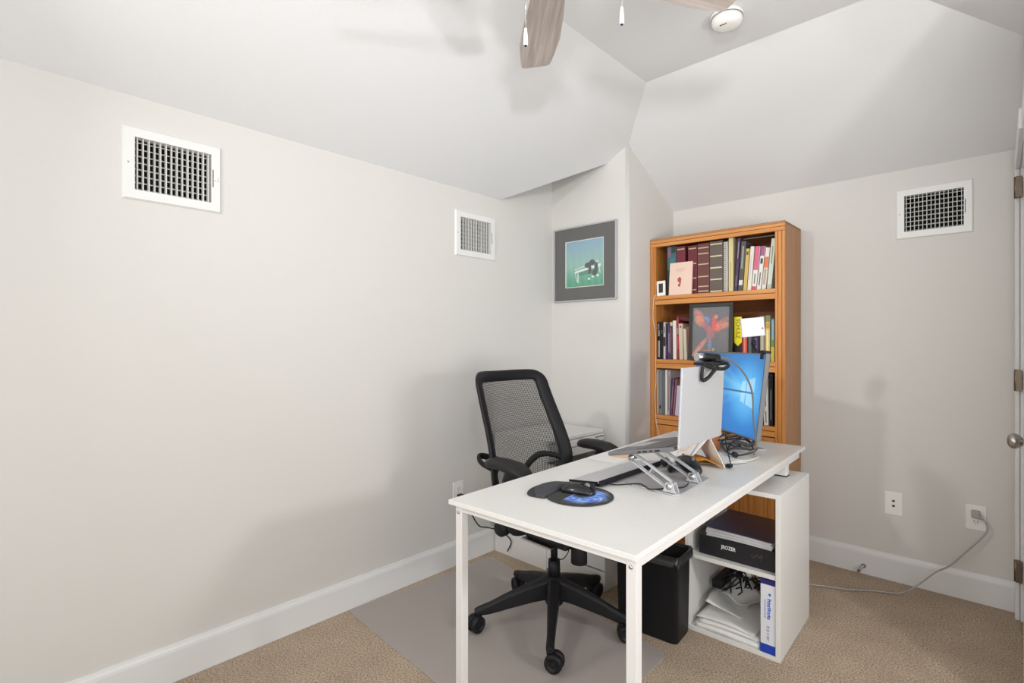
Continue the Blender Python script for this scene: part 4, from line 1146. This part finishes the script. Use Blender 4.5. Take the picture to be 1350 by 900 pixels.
Tm = frame_T(mploc(-.098, -.108, .0046), mploc(1, 0) - mploc(0, 0), mploc(0, 1) - mploc(0, 0))
print_grid('blue_print', padprint, 60, 60, Tm, M['print'], mp, .216, .216, True, mask=lambda u, v: ((u * .216 - .098) / .109) ** 2 + ((v - .5) * .216 / .108) ** 2 < 1 and u > .36)
ms = thing('computer_mouse', 'black computer mouse on the blue printed pad', 'mouse', (-1.02, 1.42, ZD))
p = MB(); rg = []
for (x, hw, hz) in ((-.056, .012, .009), (-.050, .024, .018), (-.03, .030, .027), (0, .031, .030), (.03, .030, .026), (.05, .028, .019), (.058, .018, .011), (.061, .008, .007)):
    rg.append([(x, hw * math.cos(a), max(.0, hz * math.sin(a))) for a in [PI * j / 10 for j in range(11)]])
Tq = Matrix.Translation((-1.030, 1.415, ZD + .0055)) @ Matrix.Rotation(R(18), 4, 'Z')
p.ring_sweep([[Tq @ Vector(q) for q in r] for r in rg]); fin('body', p, mat('mouse_black', (.012, .012, .014), .22), ms, world=True)
p = MB(); p.lathe([(.001, -.004), (.010, -.004), (.010, .004), (.001, .004)], (0, 0, 0), 'Y', 14); p.bm.transform(Tq @ Matrix.Translation((.034, 0, .024))); fin('scroll_wheel', p, M['gunmetal'], ms, world=True)
p = MB(); p.box(.012, .060, -.0006, .0006, .010, .0345, Tq); fin('button_seam', p, M['dark'], ms, world=True)

# keyboard
kb = thing('keyboard', 'thin silver keyboard with a thick black rear edge lying along the desk', 'keyboard', (-1.08, 1.76, ZD), 0)
Tk = Matrix.Translation((-1.139, 1.514, ZD + .002)) @ Matrix.Rotation(R(-1), 4, 'Z') @ Matrix.Rotation(R(-6), 4, 'Y')
KW, KL = .128, .435
p = MB(); p.prism([(0, 0), (KW, 0), (KW, .010), (0, .004)], -KL, Tk @ frame_T((0, 0, 0), (1, 0, 0), (0, 0, 1))); fin('body', p, M['alu'], kb, world=True, bevel=.001)
p = MB(); p.box(KW - .001, KW + .004, .002, KL - .002, -.010, .009, Tk); p.box(KW - .02, KW, .01, KL - .01, -.012, -.001, Tk); fin('rear_edge', p, M['black'], kb, world=True, bevel=.001)
p = MB(); p.box(0.001, KW - .001, -.003, .0, -.001, .007, Tk); fin('end_cap', p, M['black'], kb, world=True)
M['key'] = mat('silver_keys', srgb(190, 191, 193), .5)
p = MB()
for r_i in range(6):
    for c_i in range(17):
        x = .007 + r_i * .0198; y = .008 + c_i * .0248; z = .0042 + x / KW * .006
        p.box(x, x + .0185, y, y + .0236, z - .0004, z + .0006, Tk)
ko = fin('keys', p, M['key'], kb, world=True); ko['kind'] = 'stuff'
p = MB(); p.tube([(-1.005, 1.560, ZD + .010), (-.98, 1.575, ZD + .006), (-.93, 1.64, ZD + .0065), (-.90, 1.63, ZD + .0065), (-.86, 1.60, ZD + .0085), (-.82, 1.66, ZD + .0085), (-.79, 1.70, ZD + .0085), (-.80, 1.76, ZD + .0085)], .0022, 6, sub=5)
tag(fin('keyboard_cable', p, M['black']), 'thin black cable curling from the keyboard over the stand plate', 'cable')

# laptop stand
ls = thing('laptop_stand', 'folding silver laptop stand with two slotted arms and a flat base plate', 'stand', (-.86, 1.75, ZD))
p = MB(); p.prism([(-.985 + .02, 1.625), (-.985, 1.645), (-.965, 1.885), (-.945, 1.90), (-.795, 1.905), (-.778, 1.885), (-.765, 1.625), (-.785, 1.605)], .004, Matrix.Translation((0, 0, ZD + .0005))); fin('base_plate', p, M['alu'], ls, world=True, bevel=.001)
for y in (1.628, 1.805):
    p = MB(); T = frame_T((-.800, y, ZD + .0048), (1, 0, 0), (0, 0, 1))
    br = [(-.024, 0), (.024, 0), (.012, .034), (-.012, .034)]
    for yy in (-.013, .013): p.prism(br, .003, frame_T((-.800, y + yy, ZD + .0046), (1, 0, 0), (0, 0, 1)))
    p.box(-.824, -.776, y - .016, y + .013, ZD + .0046, ZD + .0076)
    bk_ = fin('bracket', p, M['alu'], ls, world=True, bevel=.0006)
    p = MB(); p.lathe([(.001, -.021), (.010, -.020), (.011, -.016), (.011, .016), (.010, .020), (.001, .021)], (-.800, y, ZD + .026), 'Y', 16); fin('hinge_pin', p, M['steel'], bk_, world=True)
    # slotted arm up to the tray
    A = Vector((-.800, y, ZD + .026)); B = Vector((-.945, y, .852)); d = (B - A); L = d.length; d.normalize()
    Ta = frame_T(A, d, (0, 1, 0)); p = MB()
    # local z is across the arm in the vertical plane
    for zz in (-.018, .015): p.box(-.004, L + .004, -.006, .006, zz, zz + .003, Ta)
    for xx in (-.010, L - .004): p.box(xx, xx + .014, -.006, .006, -.018, .018, Ta)
    p.box(L * .50, L * .50 + .004, -.005, .005, -.015, .015, Ta)
    for yy in (-.0068, .0058): p.box(.0, L, yy, yy + .001, .011, .0175, Ta); p.box(.0, L, yy, yy + .001, -.0175, -.011, Ta)
    fin('arm', p, M['alu'], ls, world=True, bevel=.0006)
    p = MB(); p.lathe([(.001, -.018), (.009, -.017), (.010, .017), (.001, .018)], B, 'Y', 16); fin('hinge_pin', p, M['steel'], ls, world=True)
tilt = math.atan2(.905 - .853, .25)
LPt = Matrix.Translation((-1.010, 1.570, .857)) @ Matrix.Rotation(-tilt, 4, 'Y')
for (y0, y1) in ((.048, .072), (.223, .247)):
    p = MB(); p.box(-.005, .185, y0, y1, -.007, -.0035, LPt); p.box(-.008, -.003, y0, y1, -.007, .010, LPt); fin('tray_rail', p, M['alu'], ls, world=True, bevel=.0006)

# laptop
lp = thing('laptop', 'silver laptop standing open on the folding stand, lid back towards the camera', 'laptop', (-.88, 1.74, .86))
p = MB(); p.box(0, .252, 0, .345, -.003, .011, LPt); fin('base', p, M['gunmetal'], lp, world=True, bevel=.004, seg=3)
p = MB(); p.box(.105, .225, .020, .325, .0108, .0114, LPt); deck = fin('key_deck', p, M['black'], lp, world=True)
p = MB()
for r_i in range(5):
    for c_i in range(13):
        p.box(.110 + r_i * .0225, .130 + r_i * .0225, .024 + c_i * .0228, .0445 + c_i * .0228, .0113, .0124, LPt)
kk_ = fin('keys', p, M['gunmetal'], deck, world=True)
kk_['kind'] = 'stuff'
p = MB(); p.box(.015, .085, .115, .235, .0108, .0113, LPt); fin('touchpad', p, M['alu'], lp, world=True)
p = MB()
for (y, l, c_) in ((.02, .012, 1), (.04, .015, 1), (.065, .010, 1), (.085, .018, 1)): p.box(.19 + .0, .19 + l, -.0007, .0003, .001, .006, LPt @ Matrix.Translation((y - .09, 0, 0)))
fin('ports', p, M['dark'], lp, world=True)
LD = frame_T((-.752, 1.570, .914), (0, 1, 0), (.045, 0, 1))
p = MB(); p.box(0, .345, 0, .262, 0, .0075, LD @ Matrix.Translation((0, 0, -.0)))
lid = fin('lid', p, M['alulid'], lp, world=True, bevel=.003, seg=3)
# the lid's screen side faces the user
p = MB(); p.box(.006, .339, .010, .256, -.0012, .0002, LD); fin('screen', p, mat('dark_screen', (.01, .012, .016), .15), lid, world=True)
p = MB(); p.cyl(LPt @ Vector((.254, .03, .008)), LPt @ Vector((.254, .315, .008)), .007, n=12); fin('hinge', p, M['gunmetal'], lp, world=True)

# webcam clipped on the laptop lid
wc = thing('webcam', 'black webcam with a silver end clipped on top of the laptop lid', 'webcam', (-.75, 1.78, 1.18))
ZW = 1.178
p = MB(); p.cyl((-.776, 1.825, ZW + .026), (-.750, 1.895, ZW + .022), .0155, .0155, 20); bd = fin('body', p, M['black'], wc, world=True, bevel=.002)
p = MB(); p.cyl((-.7870, 1.798, ZW + .0270), (-.7762, 1.8255, ZW + .026), .0142, .0150, 20); fin('silver_end', p, M['steel'], bd, world=True)
p = MB(); p.lathe([(.001, 0), (.009, 0), (.010, -.004), (.001, -.005)], (-.780, 1.84, ZW + .024), 'X', 16); fin('lens', p, mat('lens', (.005, .005, .01), .08), bd, world=True)
p = MB(); p.box(-.775, -.725, 1.742, 1.862, ZW + .0005, ZW + .010); p.box(-.728, -.708, 1.750, 1.860, ZW - .002, ZW + .008)
fin('clip', p, M['black'], wc, world=True, bevel=.003)
p = MB(); p.tube([(-.722, 1.700, ZW + .006), (-.7255, 1.700, ZW - .046), (-.714, 1.722, ZW - .040), (-.705, 1.752, ZW - .016), (-.700, 1.77, ZW - .006)], .0055, 8, sub=4, flat=(1.0, 1.2))
p.tube([(-.722, 1.700, ZW + .006), (-.715, 1.73, ZW - .004), (-.70, 1.765, ZW - .010)], .0060, 8, sub=4)
p.tube([(-.70, 1.762, ZW - .010), (-.692, 1.80, ZW - .012), (-.694, 1.845, ZW - .004), (-.705, 1.868, ZW + .004)], .0065, 8, sub=4)
p.tube([(-.705, 1.868, ZW + .004), (-.72, 1.85, ZW + .013), (-.735, 1.83, ZW + .016)], .006, 8, sub=4)
fin('clamp_arm', p, M['black'], wc, world=True)
p = MB(); p.tube([(-.750, 1.895, ZW + .022), (-.735, 1.92, ZW + .020), (-.72, 1.98, ZW + .000), (-.70, 2.04, ZW - .05), (-.69, 2.08, ZW - .12), (-.70, 2.12, ZW - .22), (-.71, 2.18, ZW - .32), (-.74, 2.25, ZW - .385)], .0034, 8, sub=6)
fin('cable', p, M['gunmetal'], wc, world=True)

# monitor
u_ = Vector((-.77, .638, 0)); n_ = Vector((.638, .77, 0)); tl = R(7)
up_ = Vector((n_.x * math.sin(tl), n_.y * math.sin(tl), math.cos(tl)))
MT = frame_T((-.752, 2.315, .834), u_, up_)      # x to the left end, y up, z = x cross y (towards the bookcase side or the viewer)
zs = 1 if MT.to_3x3().col[2].dot(Vector((-.638, -.77, 0))) > 0 else -1
mo = thing('monitor', 'desktop monitor with a glowing blue window wallpaper behind the laptop', 'monitor', (-.99, 2.51, ZD))
MW, MH = .612, .378
p = MB(); p.box(0, MW, 0, MH, -zs * .022, 0, MT); fin('housing', p, M['gunmetal'], mo, world=True, bevel=.003)
p = MB(); p.box(-.003, .001, 0, MH, -zs * .014, zs * .002, MT); fin('side_trim', p, M['gunmetal'], mo, world=True)


def wall_p(u, v):
    u = 1 - u     # picture runs left to right for the viewer
    c = mixc((22, 84, 150), (56, 86, 120), v ** 1.6)
    cx, cy = .815, .53; dx, dy = u - cx, (v - cy) * .6
    r = math.hypot(dx, dy)
    c = mixc(c, (50, 150, 232), max(0, 1 - (r / .62) ** 1.5) * 1.0); c = mixc(c, (120, 212, 255), max(0, 1 - r / .26))
    if dx < .02:
        for (sl, w0, s_) in ((.30, .03, .75), (-.10, .028, .6), (.55, .02, .45), (-.34, .02, .3), (.08, .05, .45)):
            q = abs(dy + dx * sl * .55 - 0) if False else abs(dy - (-dx) * sl)
            c = mixc(c, (140, 218, 255), max(0, 1 - q / (w0 + .08 * -dx)) * s_ * max(0, 1 + dx / .65))
    # four panes
    if -.068 < dx < .10 and abs(dy) < .088 + .25 * dx:
        if abs(dx - .0) > .005 and abs(dy) > .005: c = mixc(c, (196, 236, 255), .62)
        else: c = (50, 120, 190)
    if abs(dy) < .006 and dx < -.05: c = mixc(c, (20, 60, 120), .75)
    return c


M['scr'] = vcol_mat('screen_glow', .25, .85)
print_grid('display', wall_p, 150, 90, MT @ Matrix.Translation((.006, .008, zs * .0008)), M['scr'], mo, MW - .012, MH - .014, True)
p = MB(); Tc_ = MT @ Matrix.Translation((MW / 2, .12, -zs * .022))
c0_ = Tc_.translation; fx, fy = c0_.x + .045, c0_.y + .055
p.cyl(c0_, (fx, fy, ZD + .20), .016, .016, 14); p.cyl((fx, fy, ZD + .008), (fx, fy, ZD + .30), .017, .017, 16); fin('post', p, M['alulid'], mo, world=True)
p = MB(); p.box(-.12, .12, -.12, .06, .0, .008, Matrix.Translation((fx, fy, ZD)) @ Matrix.Rotation(math.atan2(u_.y, u_.x), 4, 'Z') @ Matrix.Rotation(PI, 4, 'Z')); fin('foot', p, M['alulid'], mo, world=True, bevel=.002)

# white light panel clipped on the monitor
lpn = thing('light_panel', 'white square video lamp panel clamped on top of the monitor', 'lamp', (-.766, 2.345, 1.21))
PC = Vector((-.7630, 2.303, 1.321))
px_ = Vector((.728, .68, .035)).normalized()
LT = frame_T(PC, px_, (.0, .0, 1))
LT = LT @ Matrix.Rotation(R(3), 4, 'Z')
p = MB(); p.box(-.049, .049, -.040, .040, -.006, .006, LT); fin('panel', p, mat('lamp_diffuser', srgb(206, 206, 210), .5), lpn, world=True, bevel=.004, seg=3)
p = MB(); p.lathe([(.0005, .0022), (.003, .002), (.004, 0)], (0, 0, 0)); p.bm.transform(LT @ Matrix.Translation((.038, -.008, .006))); fin('dial', p, M['gunmetal'], lpn, world=True)
p = MB(); p.tube([LT @ Vector((0, -.040, -.001)), LT @ Vector((.0, -.055, -.004)), (-.760, 2.318, 1.235), (-.758, 2.330, 1.222)], .0045, 8, sub=3); p.lathe([(.001, -.009), (.009, -.008), (.009, .008), (.001, .009)], (-.761, 2.313, 1.252), 'X', 14)
fin('swivel', p, M['black'], lpn, world=True)
p = MB(); q_ = MT @ Vector((.026, MH, 0))
Tcl = MT @ Matrix.Translation((.022, MH, 0))
p.box(-.014, .014, .0006, .012, -zs * .028, zs * .008, Tcl); p.box(-.010, .010, -.026, .0006, zs * .0025, zs * .008, Tcl); p.box(-.010, .010, -.022, .0006, -zs * .028, -zs * .0235, Tcl)
fin('clamp', p, M['black'], lpn, world=True, bevel=.002)

# folded card standing like a tent
cd = thing('folded_card', 'flower printed card standing like a tent in front of the monitor, orange inside', 'card', (-.93, 2.12, ZD))
Rg0, Rg1 = Vector((-.870, 2.115, ZD + .118)), Vector((-1.000, 2.225, ZD + .118))
L0, L1 = Vector((-.945, 2.06, ZD + .0064)), Vector((-1.085, 2.15, ZD + .0064))
R0, R1 = Vector((-.790, 2.075, ZD + .0064)), Vector((-.915, 2.20, ZD + .0064))


def panel(a, b_, c_, d_, th_, name, m, parent):
    n = (b_ - a).cross(d_ - a).normalized() * th_
    p = MB(); v = [p.bm.verts.new(q) for q in (a, b_, c_, d_, a + n, b_ + n, c_ + n, d_ + n)]
    for f in [(0, 3, 2, 1), (4, 5, 6, 7), (0, 1, 5, 4), (1, 2, 6, 5), (2, 3, 7, 6), (3, 0, 4, 7)]: p.bm.faces.new([v[i] for i in f])
    return fin(name, p, m, parent, world=True)


panel(L0, L1, Rg1, Rg0, .0022, 'left_leaf', cm((246, 244, 240)), cd)
panel(R0, R1, Rg1, Rg0, -.0022, 'right_leaf', cm((232, 228, 218)), cd)


def flower(u, v):
    c = (238, 235, 230); r = math.hypot(u - .45, v - .5)
    c = mixc(c, (234, 214, 200), max(0, 1 - r / .42)); c = mixc(c, (206, 160, 140), max(0, .9 - abs(r - .2) / .05) * .5)
    if abs(u - .45 - .1 * math.sin(v * 6)) < .012 and v < .4: c = (150, 160, 120)
    return c


nL = (L1 - L0).cross(Rg0 - L0).normalized()
TLf = frame_T(L0, L1 - L0, Rg0 - L0)
for sgn in (1, -1):
    print_grid('flower_print', flower, 30, 24, TLf @ Matrix.Translation((0.004, .004, sgn * .0028)), M['print'], cd, (L1 - L0).length - .008, (Rg0 - L0).length * .90, True)
mid0 = (L0 + R0) / 2 + Vector((0, 0, .022)); mid1 = (L1 + R1) / 2 + Vector((0, 0, .022))
p = MB()
for a, b_, c_, d_ in ((L0 + Vector((.008, 0, .003)), mid0, mid1, L1 + Vector((.008, 0, .003))), (mid0, R0 + Vector((-.006, 0, .003)), R1 + Vector((-.006, 0, .003)), mid1)):
    p.quad([a, b_, c_, d_]); p.quad([q + Vector((0, 0, .0012)) for q in (a, b_, c_, d_)])
    p.quad([a, b_, b_ + Vector((0, 0, .0012)), a + Vector((0, 0, .0012))])
fin('orange_sheet', p, mat('orange_paper', srgb(232, 160, 40), .5), cd, world=True)
panel(L0 + Vector((.004, .01, .004)), L1 + Vector((.004, 0, .004)), Rg1 + Vector((0, 0, -.006)), Rg0 + Vector((0, .01, -.006)), -.0008, 'orange_lining', cm((196, 110, 44)), cd)

# loose white papers beneath the clutter
lo = thing('paper_sheets', 'loose white papers spread under the card and cables', 'paper', (-.92, 2.3, ZD))
for i, (x, y, r_a, sx_, sy_) in enumerate(((-.93, 2.27, 12, .20, .24), (-.86, 2.31, -24, .15, .18), (-.99, 2.20, 35, .2, .26), (-.86, 2.24, 60, .10, .16))):
    z = ZD + .0006 + i * .0014
    p = MB(); p.box(-sx_ / 2, sx_ / 2, -sy_ / 2, sy_ / 2, 0, .0011, Matrix.Translation((x, y, z)) @ Matrix.Rotation(R(r_a), 4, 'Z')); fin('sheet', p, M['paper'], lo, world=True)
ZP = ZD + .0066
pc = thing('colour_sheet', 'pale sheet with cyan and orange blocks on the desk behind the laptop', 'paper', (-1.27, 2.2, ZD))
Tc2 = Matrix.Translation((-1.314, 1.86, ZD + .0004)) @ Matrix.Rotation(R(2), 4, 'Z')
p = MB(); p.box(0, .15, 0, .56, 0, .0012, Tc2); fin('sheet', p, M['paper'], pc, world=True)
for (y0, y1, c_) in ((.10, .24, (236, 190, 150)), (.25, .55, (160, 214, 214))):
    p = MB(); p.box(.055, .14, y0, y1, .0012, .0016, Tc2); fin('colour_block', p, cm(c_), pc, world=True)

# cable coils on the desk
cl = MB()
base = Vector((-.865, 2.40, ZP + .020))
for i in range(6):
    a0 = random.uniform(0, 6); rx, ry = .100 + random.uniform(-.02, .03), .055 + random.uniform(-.012, .02); tz = .014 + .010 * i
    ct = base + Vector((random.uniform(-.03, .02), random.uniform(-.03, .04), tz - .012))
    ca, sa = math.cos(R(-58 + random.uniform(-22, 22))), math.sin(R(-58 + random.uniform(-22, 22)))
    pts = []
    for k in range(9):
        a = a0 + 2 * PI * k / 8; x = rx * math.cos(a) * (1 + .12 * math.sin(3 * a)); y = ry * math.sin(a)
        pts.append((ct.x + x * ca - y * sa, ct.y + x * sa + y * ca, max(ZP + .004, ct.z + .014 * math.sin(a * 2 + i))))
    cl.tube(pts, .0042, 7, sub=5)
tag(fin('cable_coil', cl, mat('charcoal_cable', (.035, .035, .038), .45), loc=tuple(base)), 'heap of looped dark grey cables on the desk before the monitor', 'cables', kind='stuff')
p = MB(); p.cyl((-.842, 2.305, ZP + .012), (-.828, 2.290, ZP + .012), .0115, .0115, 16); p.cyl((-.828, 2.290, ZP + .012), (-.8275, 2.2895, ZP + .012), .005, .004, 12)
tag(fin('cable_connector', p, M['black'], bevel=.001), 'round black connector end at the near side of the cable heap', 'connector')
p = MB(); p.tube([(-.90, 2.36, ZP + .09), (-.875, 2.30, ZP + .06), (-.84, 2.23, ZP + .03), (-.80, 2.15, ZP + .012), (-.79, 2.12, ZP + .006)], .0024, 6, sub=5)
p.box(-.800, -.780, 2.098, 2.125, ZP - .002, ZP + .010)
tag(fin('charging_cable', p, M['black'], loc=(-.79, 2.12, ZP)), 'black charging cable ending in a small plug beside the folded card', 'cable')
p = MB(); p.tube([(-.82, 2.12, ZP + .003), (-.80, 2.20, ZP + .003), (-.77, 2.27, ZP + .002), (-.76, 2.36, ZP + .003), (-.79, 2.42, ZP + .003), (-.84, 2.47, ZP + .004)], .0022, 6, sub=5)
tag(fin('white_cable', p, M['whitecable'], loc=(-.82, 2.12, ZP)), 'thin white cable lying right of the cable heap', 'cable')
p = MB(); T_ = Matrix.Translation((-.955, 2.475, ZD + .07)) @ Matrix.Rotation(R(30), 4, 'Z') @ Matrix.Rotation(R(-30), 4, 'X')
T_ = Matrix.Translation((-1.00, 2.43, ZD + .0085)) @ Matrix.Rotation(R(-50), 4, 'Z')
p.box(-.05, .05, -.03, .03, 0, .060, T_)
tag(fin('brown_box', p, cm((176, 110, 66)), bevel=.002, loc=(-1.00, 2.43, ZD)), 'small brown cardboard box under the monitor', 'box')

# black gadget lying by the stand
gd = thing('game_controller', 'black game controller like gadget lying behind the laptop stand arms', 'gadget', (-.90, 1.98, ZD))
Tg = Matrix.Translation((-.895, 1.962, ZD + .0006)) @ Matrix.Rotation(R(-44), 4, 'Z')
p = MB(); rg = []
for (x, hw, z0, z1) in ((-.098, .012, .010, .024), (-.08, .026, .002, .040), (-.03, .032, .001, .056), (.01, .034, .001, .060), (.055, .030, .001, .050), (.085, .024, .001, .036), (.096, .012, .004, .020)):
    rg.append([Tg @ Vector((x, hw * math.cos(a), z0 + (z1 - z0) * (.5 + .5 * math.sin(a)))) for a in [2 * PI * k / 14 for k in range(14)]])
p.ring_sweep(rg); fin('body', p, mat('gadget_black', (.012, .012, .013), .4, bump=(140, .6, .004)), gd, world=True)
p = MB()
for (x, y, r) in ((.05, .0, .008), (.02, .012, .006), (-.02, -.01, .006)): p.cyl(Tg @ Vector((x, y, .050)), Tg @ Vector((x, y, .062)), r, r * .8, 12)
fin('thumb_buttons', p, M['gunmetal'], gd, world=True)
hs = MB()
for (x, y, r_a) in ((-1.00, 1.975, -60), (-.93, 1.905, -75)):
    T_ = Matrix.Translation((x, y, ZD + .0055)) @ Matrix.Rotation(R(r_a), 4, 'Z')
    rg = []
    for (q, hw, h_) in ((-.042, .005, .008), (-.03, .016, .018), (0, .020, .024), (.03, .014, .016), (.042, .005, .006)):
        rg.append([T_ @ Vector((q, hw * math.cos(a), h_ * (.5 + .5 * math.sin(a)))) for a in [2 * PI * k / 12 for k in range(12)]])
    hs.ring_sweep(rg)
hs.tube([(-.99, 1.95, ZD + .028), (-.97, 1.93, ZD + .045), (-.94, 1.915, ZD + .030)], .002, 6, sub=4)
tag(fin('earphone_case', hs, M['black'], loc=(-.96, 1.94, ZD)), 'pair of small black earpieces joined by a wire between keyboard and stand arms', 'earphones')
